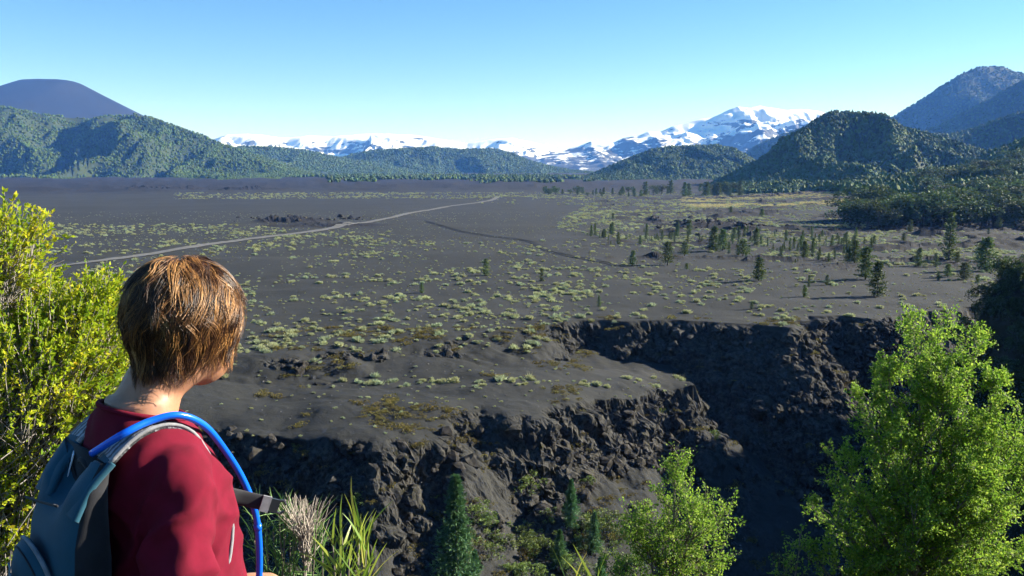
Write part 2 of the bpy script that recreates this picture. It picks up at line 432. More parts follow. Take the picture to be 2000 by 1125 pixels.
def ground_material():
    m, N, L, P = new_mat('volcanic_ash')
    tc = N.new('ShaderNodeTexCoord')
    def nz(scale, detail=6, rough=.6):
        n = N.new('ShaderNodeTexNoise'); n.inputs['Scale'].default_value = scale; n.inputs['Detail'].default_value = detail; n.inputs['Roughness'].default_value = rough
        L.new(tc.outputs['Object'], n.inputs['Vector']); return n
    def ramp(src, a, b, ca, cb):
        r = N.new('ShaderNodeValToRGB'); e = r.color_ramp.elements
        e[0].position, e[1].position = a, b; e[0].color = (*ca, 1); e[1].color = (*cb, 1)
        L.new(src, r.inputs[0]); return r.outputs[0]
    def mix(f, a, b):
        x = N.new('ShaderNodeMix'); x.data_type = 'RGBA'
        if isinstance(f, float): x.inputs[0].default_value = f
        else: L.new(f, x.inputs[0])
        L.new(a, x.inputs[6]); L.new(b, x.inputs[7]); return x.outputs[2]
    big = nz(.02, 5); mid = nz(.35, 8); fine = nz(4.0, 8, .7)
    ash = mix(mid.outputs[0], ramp(big.outputs[0], .38, .62, (.0200, .0206, .0198), (.0325, .0332, .0316)), ramp(fine.outputs[0], .3, .75, (.0155, .0159, .0154), (.0400, .0404, .0385)))
    wash = N.new('ShaderNodeTexNoise'); wash.inputs['Scale'].default_value = .05; wash.inputs['Detail'].default_value = 7; wash.inputs['Roughness'].default_value = .65
    wm = N.new('ShaderNodeMapping'); wm.inputs['Scale'].default_value = (.35, 1.6, 1); wm.inputs['Rotation'].default_value = (0, 0, .5); L.new(tc.outputs['Object'], wm.inputs[0]); L.new(wm.outputs[0], wash.inputs['Vector'])
    ash = mix(ramp(wash.outputs[0], .52, .66, (0, 0, 0), (.55, .55, .55)), ash, ramp(fine.outputs[0], .3, .7, (.030, .030, .029), (.060, .059, .056)))
    rk1 = nz(1.3, 10, .75); rk2 = nz(.22, 4)
    rockc = mix(rk2.outputs[0], ramp(rk1.outputs[0], .38, .68, (.0085, .0083, .008), (.066, .0625, .056)), ramp(rk1.outputs[0], .42, .70, (.012, .0115, .011), (.145, .134, .114)))  # rock tones, range widened to mimic sunlit faces and black shaded pockets
    at = N.new('ShaderNodeAttribute'); at.attribute_name = 'rock'
    c = mix(at.outputs['Fac'], ash, rockc)
    # dry moss and lichen flecks on the rocks
    mo = nz(.5, 9, .75)
    mm = N.new('ShaderNodeMath'); mm.operation = 'MULTIPLY'
    mr = ramp(mo.outputs[0], .56, .63, (0, 0, 0), (.75, .75, .75)); L.new(mr, mm.inputs[0]); L.new(at.outputs['Fac'], mm.inputs[1])
    mc = ramp(fine.outputs[0], .35, .7, (0.0254, 0.0254, 0.0092), (0.0661, 0.0585, 0.0203))
    c = mix(mm.outputs[0], c, mc)
    lvn = N.new('ShaderNodeAttribute'); lvn.attribute_name = 'lava'
    c = mix(lvn.outputs['Fac'], c, ramp(mid.outputs[0], .35, .7, (0.0102, 0.0092, 0.0097), (0.0244, 0.0219, 0.0213)))
    dk = N.new('ShaderNodeAttribute'); dk.attribute_name = 'soil'
    soil = ramp(mid.outputs[0], .3, .7, (0.0136, 0.0149, 0.0087), (0.0310, 0.0298, 0.0174))
    c = mix(dk.outputs['Fac'], c, soil)
    L.new(c, P.inputs['Base Color'])
    P.inputs['Roughness'].default_value = .95; P.inputs['Specular IOR Level'].default_value = .15
    bq = N.new('ShaderNodeBump'); bq.inputs['Strength'].default_value = .5; bq.inputs['Distance'].default_value = .5; L.new(mid.outputs[0], bq.inputs['Height'])
    bp = N.new('ShaderNodeBump'); bp.inputs['Strength'].default_value = .6; bp.inputs['Distance'].default_value = .16; L.new(bq.outputs[0], bp.inputs['Normal'])
    ad = N.new('ShaderNodeMath'); ad.operation = 'MULTIPLY_ADD'; L.new(rk1.outputs[0], ad.inputs[0]); L.new(at.outputs['Fac'], ad.inputs[1]); L.new(fine.outputs[0], ad.inputs[2])
    L.new(ad.outputs[0], bp.inputs['Height']); L.new(bp.outputs[0], P.inputs['Normal'])
    return m
fr = np.append(GR, 0)[GF].max(1)
gm = mesh_np('ground', GV, [GF, fan], True, [ground_material()])
gm.polygons.foreach_set('use_smooth', np.concatenate([fr < .25, np.ones(len(fan), bool)])); gm.update()
attr(gm, 'rock', np.append(GR, 0)); attr(gm, 'soil', np.append(GS, 1)); attr(gm, 'lava', np.append(GL, 0))
ground = tag(link('ground', gm), 'dark volcanic ash plain cut by a rocky gorge', kind='structure')
del Z2, ta, tb, nrm, GF
# ------------------------------------------------------------------ mountains and hills, each a real relief at its own distance
def relief(name, crest, D, front, back, mat, base=0.0, nu=260, nt=120, gul=0.35, gscale=180.0, rough=0.06, rscale=90.0, seed=0, prof=1.25, wob=0.15, ext=0.25, kind='structure', zflat=None):
    """crest: list of (u, v) pixels of the skyline, standing at distance D"""
    C = np.array([at_y(u, v, D) for u, v in crest])
    w = C[-1, 0] - C[0, 0]
    xs = np.linspace(C[0, 0], C[-1, 0], nu)
    zc = np.interp(xs, C[:, 0], C[:, 2])
    t = np.linspace(-1, 1, nt)
    t = np.sign(t) * np.abs(t) ** 0.9
    X, T = np.meshgrid(xs, t)
    Zc = np.broadcast_to(zc, X.shape)
    yc = D + wob * front * fbm(xs / gscale / 2.2, xs * 0 + 1.7, seed=seed + 1, octv=3)
    Y = yc + np.where(T < 0, T * front, T * back)
    a = np.clip(np.abs(T), 0, 1)
    p = (1 - a ** prof)
    p = p * (0.75 + .25 * p)
    hgt = (Zc - base)
    g = ridged(X / gscale + .35 * fbm(X / gscale, Y / gscale, seed=seed + 9), Y / gscale / 2.6, seed=seed + 2, octv=4)
    Z = base + hgt * p + gul * hgt * (g - .7) * np.clip(a * 3.2, 0, 1) * np.clip(p * 3.5, 0, 1) * .38
    Z = Z + rough * hgt * fbm(X / rscale, Y / rscale, seed=seed + 4, octv=5, gain=.55) * np.clip(a * 6, 0.12, 1) * np.clip(p * 4, 0, 1)
    Z = np.where(a > .985, base - 15, Z)
    V = np.stack([X, Y, Z], 2).reshape(-1, 3)
    n, k = X.shape
    ii = np.arange(n - 1)[:, None] * k; jj = np.arange(k - 1)[None, :]
    F = np.stack([ii + jj, ii + jj + 1, ii + k + jj + 1, ii + k + jj], 2).reshape(-1, 4)
    me = mesh_np(name, V, F, True, [mat])
    o = link(name, me)
    return o, V.reshape(n, k, 3), a

def snow_material(line=-.50, name='snowy_rock'):
    m, N, L, P = new_mat(name)
    g = N.new('ShaderNodeNewGeometry'); tc = N.new('ShaderNodeTexCoord')
    sp = N.new('ShaderNodeSeparateXYZ'); L.new(g.outputs['Position'], sp.inputs[0])
    sn = N.new('ShaderNodeSeparateXYZ'); L.new(g.outputs['Normal'], sn.inputs[0])
    nz = N.new('ShaderNodeTexNoise'); nz.inputs['Scale'].default_value = .0052; nz.inputs['Detail'].default_value = 10; nz.inputs['Roughness'].default_value = .68
    mp = N.new('ShaderNodeMapping'); mp.inputs['Scale'].default_value = (1, 1, 3.2)
    L.new(tc.outputs['Object'], mp.inputs[0]); L.new(mp.outputs[0], nz.inputs['Vector'])
    def math_(op, a, b=None, c=None):
        x = N.new('ShaderNodeMath'); x.operation = op
        for k, s in enumerate((a, b, c)):
            if s is None: continue
            if isinstance(s, (int, float)): x.inputs[k].default_value = s
            else: L.new(s, x.inputs[k])
        return x.outputs[0]
    h = math_('MULTIPLY_ADD', sp.outputs['Z'], 1 / 340.0, line)          # snow line
    s = math_('ADD', h, math_('MULTIPLY', math_('SUBTRACT', nz.outputs[0], .5), 5.0))
    s = math_('ADD', s, math_('MULTIPLY', math_('SUBTRACT', sn.outputs['Z'], .80), 2.6))
    rp = N.new('ShaderNodeValToRGB'); rp.color_ramp.elements[0].position = .40; rp.color_ramp.elements[1].position = .52
    rp.color_ramp.elements[0].color = (.07, .075, .08, 1); rp.color_ramp.elements[1].color = (.9, .9, .9, 1)
    L.new(s, rp.inputs[0]); L.new(rp.outputs[0], P.inputs['Base Color'])
    P.inputs['Roughness'].default_value = .8; P.inputs['Specular IOR Level'].default_value = .1
    return m

M_SNOW = snow_material(); M_SNOW2 = snow_material(-.22, 'deep_snow_rock')
M_WOOD = noise_mat('forest_floor', (.022, .034, .014), (.045, .06, .024), .02, 8, lo=.3, hi=.7)
M_CONE = noise_mat('cinder', (.008, .0078, .008), (.015, .0138, .0135), .004, 8, lo=.3, hi=.7, bump=.3, bscale=.05, bdist=2)

relief('snowy_mountains', [(300, 320), (380, 275), (440, 262), (480, 260), (520, 264), (560, 267), (600, 262), (645, 265), (690, 260), (760, 259), (800, 262), (840, 267), (880, 274), (915, 279), (960, 272), (1000, 271), (1040, 279), (1085, 287), (1120, 294), (1180, 310)], 9000, 2300, 1500, M_SNOW2, nu=420, nt=150, gul=.9, gscale=560, rough=.26, rscale=330, seed=101, prof=1.0, wob=.15)
relief('snowy_mountains', [(1000, 330), (1060, 302), (1108, 290), (1130, 284), (1152, 275), (1175, 277), (1195, 279), (1215, 270), (1240, 266), (1262, 257), (1285, 257), (1310, 246), (1340, 238), (1362, 232), (1390, 226), (1412, 216), (1436, 207), (1455, 211), (1478, 206), (1500, 210), (1530, 215), (1560, 211), (1600, 216), (1640, 228), (1700, 250), (1800, 300), (1850, 330)], 8200, 2500, 1500, M_SNOW, nu=460, nt=170, gul=.55, gscale=620, rough=.26, rscale=330, seed=131, prof=1.0, wob=.15)
relief('volcano', [(-520, 330), (-300, 262), (-150, 214), (-60, 186), (0, 170), (30, 160), (50, 154), (80, 152.5), (118, 153), (140, 155), (155, 160), (200, 184), (262, 216), (330, 250), (420, 290), (520, 330)], 5200, 1900, 1900, M_CONE, nu=200, nt=100, gul=.03, gscale=700, rough=.01, rscale=300, seed=151, prof=1.05, wob=.05)
HILLS = []
def hill(*a, trees=8.0, th=14.0, **k):
    o, V, aa = relief(*a, mat=M_WOOD, **k)
    HILLS.append((o, V, trees, th))
    return o
hill('hillside', [(-700, 300), (-500, 240), (-300, 215), (-100, 203), (0, 209), (50, 215), (110, 228), (180, 228), (262, 220), (300, 228), (340, 240), (385, 256), (415, 269), (450, 282), (500, 302), (545, 318), (590, 335), (640, 346)], 2750, 620, 900, nu=300, nt=110, gul=2.8, gscale=280, rough=.10, rscale=110, seed=161, prof=1.35, wob=.3, trees=5.8, th=6)
hill('hillside', [(330, 330), (420, 290), (475, 287), (540, 288), (600, 296), (650, 306), (720, 318), (800, 333), (860, 342)], 3700, 620, 800, nu=160, nt=80, gul=1.0, gscale=260, rough=.06, rscale=120, seed=171, prof=1.2, trees=7.5, th=8)
hill('hillside', [(560, 342), (640, 318), (690, 303), (740, 294), (800, 291), (850, 290), (890, 293), (930, 292), (965, 291), (1000, 300), (1030, 313), (1060, 323), (1110, 333), (1180, 342)], 4100, 560, 800, nu=190, nt=80, gul=1.0, gscale=240, rough=.05, rscale=120, seed=181, prof=1.5, trees=7.5, th=8)
hill('hillside', [(1090, 362), (1130, 352), (1165, 338), (1200, 323), (1240, 306), (1275, 293), (1310, 287), (1350, 286), (1400, 285), (1425, 290), (1450, 303), (1490, 328), (1530, 350), (1560, 360)], 2300, 330, 500, nu=180, nt=90, gul=.9, gscale=150, rough=.05, rscale=90, seed=191, prof=1.6, trees=5.2, th=6.2)
hill('hillside', [(1400, 345), (1455, 303), (1500, 277), (1560, 252), (1620, 245), (1700, 270), (1760, 330)], 4300, 600, 700, nu=90, nt=60, gul=.1, gscale=300, rough=.03, rscale=150, seed=201, trees=14, th=10)
hill('hillside', [(1345, 378), (1385, 366), (1430, 341), (1480, 314), (1520, 290), (1560, 263), (1600, 238), (1630, 220), (1650, 214), (1672, 217), (1700, 217), (1725, 221), (1745, 227), (1770, 240), (1800, 250), (1830, 257), (1860, 271), (1900, 288), (1960, 318), (2040, 350)], 1380, 330, 400, nu=240, nt=110, gul=1.7, gscale=130, rough=.09, rscale=60, seed=211, prof=1.5, wob=.3, trees=3.9, th=5.8)
hill('hillside', [(1600, 320), (1700, 248), (1740, 222), (1790, 192), (1830, 167), (1870, 145), (1910, 129), (1935, 126), (1965, 127), (2000, 139), (2060, 150), (2200, 210), (2400, 290)], 4600, 1300, 1300, nu=170, nt=110, gul=.25, gscale=420, rough=.03, rscale=150, seed=221, prof=1.1, trees=12, th=8)
hill('hillside', [(1760, 310), (1820, 252), (1870, 232), (1920, 208), (1960, 187), (2000, 161), (2060, 128), (2200, 90), (2500, 170)], 3400, 900, 900, nu=140, nt=90, gul=.15, gscale=300, rough=.03, rscale=120, seed=231, prof=1.1, trees=10, th=7)
hill('hillside', [(1700, 345), (1780, 285), (1830, 264), (1880, 262), (1930, 245), (2000, 218), (2080, 205), (2250, 190), (2500, 260)], 2150, 620, 500, nu=180, nt=90, gul=1.2, gscale=170, rough=.06, rscale=80, seed=241, prof=1.2, trees=5.4, th=6.4)
hill('hillside', [(1820, 372), (1868, 352), (1910, 332), (1960, 308), (2000, 290), (2060, 262), (2200, 215), (2500, 200)], 1050, 200, 400, nu=120, nt=60, gul=.1, gscale=110, rough=.04, rscale=50, seed=251, prof=1.3, trees=4.8, th=6.5)
HL = ['tall forested hillside below the dark volcano at left', 'low forested shoulder behind the left hillside', 'broad forested hill in the middle distance', 'rounded forested hill left of the steep wooded hill', 'blue ridge between snowy peak and steep wooded hill',
      'steep wooded hill with sunlit right flank', 'tall blue mountain at the upper right', 'dark bare ridge below the tall right mountain', 'sunlit forested slope at the right edge', 'shaded forest slope at the right edge']
for (o, V, s, th), l in zip(HILLS, HL): tag(o, l, kind='structure')
SM = [o for o in bpy.data.objects if o.name.startswith('snowy_mountains')]
tag(SM[0], 'long low snow-capped range on the horizon', kind='structure'); tag(SM[1], 'high snowy peak right of the middle', kind='structure')
tag(bpy.data.objects['volcano'], 'dark flat-topped volcano cone at the left', kind='structure')

# haze: one closed box of even air round the whole scene
def add_haze():
    x0, x1, y0, y1, z0, z1 = -12500, 12500, -12500, 12500, -80, 960
    V = [(x, y, z) for x in (x0, x1) for y in (y0, y1) for z in (z0, z1)]
    F = [(0, 1, 3, 2), (4, 6, 7, 5), (0, 4, 5, 1), (2, 3, 7, 6), (0, 2, 6, 4), (1, 5, 7, 3)]
    m = bpy.data.materials.new('haze'); m.use_nodes = True; N = m.node_tree.nodes
    N.remove(N['Principled BSDF'])
    pv = N.new('ShaderNodeVolumePrincipled')
    pv.inputs['Color'].default_value = (.11, .32, 1.0, 1)
    pv.inputs['Density'].default_value = HAZE_D
    pv.inputs['Absorption Color'].default_value = (1, 1, 1, 1)
    pv.inputs['Anisotropy'].default_value = 0.0
    m.node_tree.links.new(pv.outputs[0], N['Material Output'].inputs['Volume'])
    tag(link('haze', mesh_np('haze', V, np.array(F), False, [m])), 'thin blue air haze over the whole valley', kind='stuff')
HAZE_D = 6.4e-5
add_haze()
# ------------------------------------------------------------------ vegetation helpers
def leaf_mat(name, cols, trans=0.35, rough=0.55, spec=0.35, rand=0.0):
    """colours chosen per leaf by the point attribute 'tint'"""
    m, N, L, P = new_mat(name)
    at = N.new('ShaderNodeAttribute'); at.attribute_name = 'tint'
    rp = N.new('ShaderNodeValToRGB'); el = rp.color_ramp.elements
    while len(el) < len(cols): el.new(0.5)
    for k, c in enumerate(cols): el[k].position = k / (len(cols) - 1); el[k].color = (*c, 1)
    L.new(at.outputs['Fac'], rp.inputs[0]); out = rp.outputs[0]
    if rand:
        oi = N.new('ShaderNodeObjectInfo'); hs = N.new('ShaderNodeHueSaturation')
        for nm, k, b in (('Value', rand, 1 - rand / 2), ('Hue', rand * .07, .5 - rand * .035)):
            mm = N.new('ShaderNodeMath'); mm.operation = 'MULTIPLY_ADD'; mm.inputs[1].default_value = k; mm.inputs[2].default_value = b
            L.new(oi.outputs['Random'], mm.inputs[0]); L.new(mm.outputs[0], hs.inputs[nm])
        L.new(out, hs.inputs['Color']); out = hs.outputs[0]
    L.new(out, P.inputs['Base Color'])
    P.inputs['Roughness'].default_value = rough; P.inputs['Specular IOR Level'].default_value = spec
    if trans:
        tr = N.new('ShaderNodeBsdfTranslucent'); L.new(out, tr.inputs['Color'])
        mx = N.new('ShaderNodeMixShader'); mx.inputs[0].default_value = trans
        L.new(P.outputs[0], mx.inputs[1]); L.new(tr.outputs[0], mx.inputs[2]); L.new(mx.outputs[0], N['Material Output'].inputs[0])
    return m

def unit(a): return a / (np.linalg.norm(a, axis=-1, keepdims=True) + 1e-12)

def leaves(P, D, size, width, r, tint, up=None, fold=0.0):
    """diamond leaves at P pointing along D; returns V, F, tint per vertex"""
    n = len(P); D = unit(D)
    ref = r.normal(size=(n, 3)) if up is None else np.broadcast_to(up, (n, 3)) + .5 * r.normal(size=(n, 3))
    S = unit(np.cross(D, ref)); Nn = np.cross(S, D)
    size = np.broadcast_to(size, (n,))[:, None]; w = size * width / 2
    V = np.stack([P, P + D * size * .45 + S * w + Nn * size * fold, P + D * size, P + D * size * .45 - S * w + Nn * size * fold], 1).reshape(-1, 3)
    F = np.arange(n * 4).reshape(n, 4)
    return V, F, np.repeat(np.broadcast_to(tint, (n,)), 4)

def blades(P, D, length, width, r, tint, bend=0.3, seg=3):
    """long narrow grass or needle blades bending down"""
    n = len(P); D = unit(D); length = np.broadcast_to(length, (n,)); width = np.broadcast_to(width, (n,))
    S = unit(np.cross(D, r.normal(size=(n, 3))))
    bd = unit(r.normal(size=(n, 3)) * .5 + np.array([0, 0, -1.0])) * bend
    Vs = []
    for k in range(seg + 1):
        t = k / seg
        c = P + D * (length * t)[:, None] + bd * (length * t * t)[:, None]
        wd = (width * (1 - t) ** .6 * (.6 + .4 * min(1, 4 * t)) / 2)[:, None] if k < seg else width[:, None] * .04
        Vs += [c - S * wd, c + S * wd]
    V = np.stack(Vs, 1)
    m = 2 * (seg + 1)
    base = (np.arange(n) * m)[:, None]
    F = np.concatenate([base + np.array([[2 * k, 2 * k + 1, 2 * k + 3, 2 * k + 2]]) for k in range(seg)])
    return V.reshape(-1, 3), F, np.repeat(np.broadcast_to(tint, (n,)), m)

def leaf_mesh(name, parts, mat, smooth=False):
    V = []; F = []; T = []; n = 0
    for v, f, t in parts:
        V.append(v); F.append(np.asarray(f) + n); T.append(t); n += len(v)
    k4 = [f for f in F if f.shape[1] == 4]; k3 = [f for f in F if f.shape[1] == 3]
    Fs = ([np.concatenate(k4)] if k4 else []) + ([np.concatenate(k3)] if k3 else [])
    me = mesh_np(name, np.concatenate(V), Fs, smooth, [mat])
    attr(me, 'tint', np.concatenate(T))
    return me

def ico(sub, seed, amp, sx=1, sz=1, freq=1.8):
    bm = bmesh.new(); bmesh.ops.create_icosphere(bm, subdivisions=sub, radius=1.0)
    V = np.array([v.co[:] for v in bm.verts]); F = np.array([[v.index for v in f.verts] for f in bm.faces]); bm.free()
    d = 1 + amp * fbm(V[:, 0] * freq + seed, V[:, 1] * freq, V[:, 2] * freq, seed, 3)
    V = V * d[:, None] * np.array([sx, sx, sz])
    return V, F

def point_stuff(name, P, S, RZ, protos, label, seed=0):
    """uncountable mass: one object that scatters its plants over points"""
    me = bpy.data.meshes.new(name)
    me.vertices.add(len(P)); me.vertices.foreach_set('co', np.asarray(P, np.float32).ravel())
    a = me.attributes.new('sc', 'FLOAT_VECTOR', 'POINT'); a.data.foreach_set('vector', np.asarray(S, np.float32).ravel())
    a = me.attributes.new('rz', 'FLOAT_VECTOR', 'POINT'); rz = np.zeros((len(P), 3), np.float32); rz[:, 2] = RZ; a.data.foreach_set('vector', rz.ravel())
    a = me.attributes.new('pid', 'INT', 'POINT'); a.data.foreach_set('value', np.random.default_rng(seed).integers(0, len(protos), len(P)).astype(np.int32))
    o = tag(link(name, me), label, kind='stuff')
    ng = bpy.data.node_groups.new(name, 'GeometryNodeTree')
    ng.interface.new_socket('Geometry', in_out='INPUT', socket_type='NodeSocketGeometry')
    ng.interface.new_socket('Geometry', in_out='OUTPUT', socket_type='NodeSocketGeometry')
    N, L = ng.nodes, ng.links
    gi, go = N.new('NodeGroupInput'), N.new('NodeGroupOutput')
    iop = N.new('GeometryNodeInstanceOnPoints'); jn = N.new('GeometryNodeJoinGeometry')
    iop.inputs['Pick Instance'].default_value = True
    for p in protos:
        oi = N.new('GeometryNodeObjectInfo'); oi.inputs['Object'].default_value = p; oi.inputs['As Instance'].default_value = True
        L.new(oi.outputs['Geometry'], jn.inputs[0])
    def named(nm, t):
        x = N.new('GeometryNodeInputNamedAttribute'); x.data_type = t; x.inputs['Name'].default_value = nm
        return x.outputs[0]
    L.new(gi.outputs[0], iop.inputs['Points']); L.new(jn.outputs[0], iop.inputs['Instance'])
    L.new(named('pid', 'INT'), iop.inputs['Instance Index'])
    e2r = N.new('FunctionNodeEulerToRotation'); L.new(named('rz', 'FLOAT_VECTOR'), e2r.inputs[0]); L.new(e2r.outputs[0], iop.inputs['Rotation'])
    L.new(named('sc', 'FLOAT_VECTOR'), iop.inputs['Scale'])
    L.new(iop.outputs[0], go.inputs[0])
    md = o.modifiers.new('scatter', 'NODES'); md.node_group = ng
    return o

def proto(name, me):
    return bpy.data.objects.new(name, me)      # not linked: only scattered

def to_px(P):
    P = np.asarray(P, float); q = P - np.array([0, 0, CAMZ])
    c, s = math.cos(PITCH), math.sin(PITCH)
    f = q[:, 1] * c - q[:, 2] * s; u = q[:, 1] * s + q[:, 2] * c
    return 1000 + FPX * q[:, 0] / f, 562.5 - FPX * u / f

# ------------------------------------------------------------------ forests on the hills (uncountable)
M_FOREST = noise_mat('forest_leaves', (.026, .050, .008), (.105, .150, .022), .09, 4, rough=.8, lo=.35, hi=.65, rand=.55)
def blob_tree(seed, conic=0.0):
    V, F = ico(2, seed, .95, .40, .52 + .12 * conic, 3.0)
    if conic: V[:, :2] *= np.clip(1.25 - conic * (V[:, 2:3] + .5), .1, 2)
    V[:, 2] += .45
    return mesh_np('forest_tree', V, F, False, [M_FOREST])
BLOBS = [proto('forest_tree_shape', blob_tree(s, c)) for s, c in ((1, 0), (2, 0.1), (3, .35), (4, .8), (5, 0.9), (6, .6))]
def forest_on(V, spacing, th, name, label, seed, vis=True, drop=None):
    r = np.random.default_rng(seed)
    n, k, _ = V.shape
    x0, x1 = V[0, 0, 0], V[0, -1, 0]; ys0, ys1 = V[:, :, 1].min(), V[:, :, 1].max()
    N = int((x1 - x0) * (ys1 - ys0) / spacing ** 2)
    fi, fj = r.random(N) * (n - 1), r.random(N) * (k - 1)
    i0, j0 = fi.astype(int), fj.astype(int); a, b = (fi - i0)[:, None], (fj - j0)[:, None]
    P = (V[i0, j0] * (1 - a) + V[i0 + 1, j0] * a) * (1 - b) + (V[i0, j0 + 1] * (1 - a) + V[i0 + 1, j0 + 1] * a) * b
    u, v = to_px(P)
    keep = (u > -120) & (u < 2120) & (fi < (n - 1) * .58) & (P[:, 2] > -2)
    if drop is not None: keep &= ~drop(P, u, v, r)
    P = P[keep]
    hs = th * (.55 + .75 * r.random(len(P)) ** 1.3) * (1 + .25 * fbm(P[:, 0] / 60, P[:, 1] / 60, seed=seed))
    S = np.stack([hs * (.85 + .5 * r.random(len(P))), hs * (.85 + .5 * r.random(len(P))), hs], 1)
    return point_stuff(name, P, S, r.random(len(P)) * 6.28, BLOBS, label, seed)
def bare_top(P, u, v, r):       # thin cover and pale crags near the top of the left hillside
    n = fbm(P[:, 0] / 90, P[:, 1] / 90, P[:, 2] / 60, 88)
    return ((v < 235 + 18 * n) & (u < 290) & (r.random(len(P)) < .75)) | ((n > .38) & (v < 262) & (u < 250))
FL = ['dense forest covering the hillside below the volcano', 'forest on the low shoulder behind the left hillside', 'forest on the broad hill in the middle distance', 'forest on the rounded hill right of the middle', 'hazy forest on the blue ridge under the snowy peak',
      'forest on the steep wooded hill', 'hazy forest on the tall right mountain', 'thin dark forest on the ridge below the right mountain', 'sunlit forest on the slope at the right edge', 'shaded forest on the low slope at the right edge']
for k, ((o, V, s, th), l) in enumerate(zip(HILLS, FL)):
    forest_on(V, s, th, 'forest', l, 300 + k, drop=bare_top if k == 0 else None)

def ground_pts(n, y0, y1, r, ang=.64, power=2.0):
    y = (y0 ** power + (y1 ** power - y0 ** power) * r.random(n)) ** (1 / power)
    x = (r.random(n) * 2 - 1) * ang * y
    return x, y
def with_px(x, y):
    P = np.stack([x, y, H(x, y)], 1); u, v = to_px(P); return P, u, v
r = np.random.default_rng(5)
# forest patches at the far edge of the lava field
x, y = ground_pts(12000, 1650, 2600, r)
P, u, v = with_px(x, y)
band = fbm(x / 160, y / 120, seed=401, octv=3)
keep = ((u > 640) & (u < 1180) & (band > -.02)) | ((u > 520) & (u < 1250) & (y > 2300) & (band > -.4)) | ((u < 640) & (y > 2250) & (band > .1))
P = P[keep]; hs = 5 + 4.5 * r.random(len(P))
point_stuff('forest', P, np.stack([hs * 1.1, hs * 1.1, hs], 1), r.random(len(P)) * 6.28, BLOBS, 'green forest patches on the far edge of the lava field', 402)

# ------------------------------------------------------------------ road and tyre tracks
def strip(name, px, width, mat, lift, label, z=0.0, wob=0.0):
    C = np.array([at_z(u, v, z)[:2] for u, v in px])
    s = np.concatenate([[0], np.cumsum(np.hypot(*np.diff(C, axis=0).T))])
    t = np.arange(0, s[-1], 1.5)
    # smooth through the control points
    cx, cy_ = np.interp(t, s, C[:, 0]), np.interp(t, s, C[:, 1])
    for _ in range(3):
        k = 9; ker = np.ones(k) / k
        cx = np.convolve(np.pad(cx, k // 2, 'edge'), ker, 'valid'); cy_ = np.convolve(np.pad(cy_, k // 2, 'edge'), ker, 'valid')
    d = np.stack([np.gradient(cx), np.gradient(cy_)], 1); d /= np.linalg.norm(d, axis=1)[:, None]
    nx = np.stack([-d[:, 1], d[:, 0]], 1)
    V = []
    offs = np.linspace(-.5, .5, 5)
    wv = width * (1 + .25 * fbm(t / 7, t * 0, seed=410))
    for o_ in offs:
        q = np.stack([cx, cy_], 1) + nx * (wv * o_)[:, None] + nx * (wob * fbm(t / 5, t * 0 + o_ * 9, seed=411))[:, None]
        V.append(np.column_stack([q, H(q[:, 0], q[:, 1]) + lift]))
    V = np.stack(V, 1); n = len(t)
    ii = np.arange(n - 1)[:, None] * 5; jj = np.arange(4)[None, :]
    F = np.stack([ii + jj, ii + jj + 1, ii + 6 + jj, ii + 5 + jj], 2).reshape(-1, 4)[:, ::-1]
    return tag(link(name, mesh_np(name, V.reshape(-1, 3), F, True, [mat])), label, kind='structure')
M_ROAD = noise_mat('gravel', (.085, .082, .076), (.15, .144, .134), .6, 8, lo=.3, hi=.7)
M_TRACK = noise_mat('tyre_rut', (.006, .006, .006), (.012, .0115, .0115), .8, 6)
strip('road', [(-150, 545), (20, 530), (95, 524), (180, 513), (280, 498), (400, 479), (520, 463), (600, 454), (680, 441), (740, 430), (800, 416), (850, 407), (900, 400), (940, 395), (965, 388), (975, 384)], 5.5, M_ROAD, .22, 'pale gravel road crossing the ash plain', wob=.6)
for dv in (0, 2.2):
    strip('tyre_track', [(828, 430 + dv), (860, 440 + dv), (905, 453 + dv), (960, 461 + dv), (1020, 467 + dv), (1045, 474 + dv * 1.2), (1068, 488 + dv * 1.4), (1110, 498 + dv * 1.5), (1160, 507 + dv * 1.6), (1215, 518 + dv * 1.6)], 1.25, M_TRACK, .12, 'upper of the two dark tyre tracks curving over the ash' if dv == 0 else 'lower of the two dark tyre tracks curving over the ash', wob=.2)

# ------------------------------------------------------------------ grass tussocks and cushions on the ash
M_TUFT = leaf_mat('tussock', [(.19, .21, .10), (.36, .38, .19), (.52, .53, .29)], .3, .8, .1, .35)
M_OCHRE = leaf_mat('cushion', [(.07, .07, .022), (.15, .13, .04), (.22, .16, .055)], .25, .8, .1, .35)
M_HERB = leaf_mat('grey_herb', [(.18, .22, .13), (.30, .35, .20), (.42, .46, .28)], .3, .8, .1, .35)
def tuft_mesh(seed, mat, n=230, flat=1.15, stalks=0):
    r = np.random.default_rng(seed)
    d = unit(np.column_stack([r.normal(size=(n, 2)), np.abs(r.normal(size=n)) * 1.1 + .4]))
    lobes = r.normal(size=(4, 2)) * .24
    base = np.column_stack([lobes[r.integers(0, 4, n)] + r.normal(size=(n, 2)) * .12, np.zeros(n)])
    L = (.35 + .35 * r.random(n)); tint = np.clip(r.normal(.5, .25, n), 0, 1)
    parts = [leaves(base + d * L[:, None] * .1, d, L, .2, r, tint)]
    if stalks:
        b = np.column_stack([r.normal(size=(stalks, 2)) * .25, np.zeros(stalks)])
        parts.append(blades(b, np.column_stack([r.normal(size=(stalks, 2)) * .12, np.ones(stalks)]), 1.0 + .5 * r.random(stalks), .035, r, .95, .05, 2))
    me = leaf_mesh('tussock', parts, mat)
    co = np.empty(len(me.vertices) * 3, np.float32); me.vertices.foreach_get('co', co); co = co.reshape(-1, 3); co[:, 2] = co[:, 2] * flat - .03; me.vertices.foreach_set('co', co.ravel())
    return me
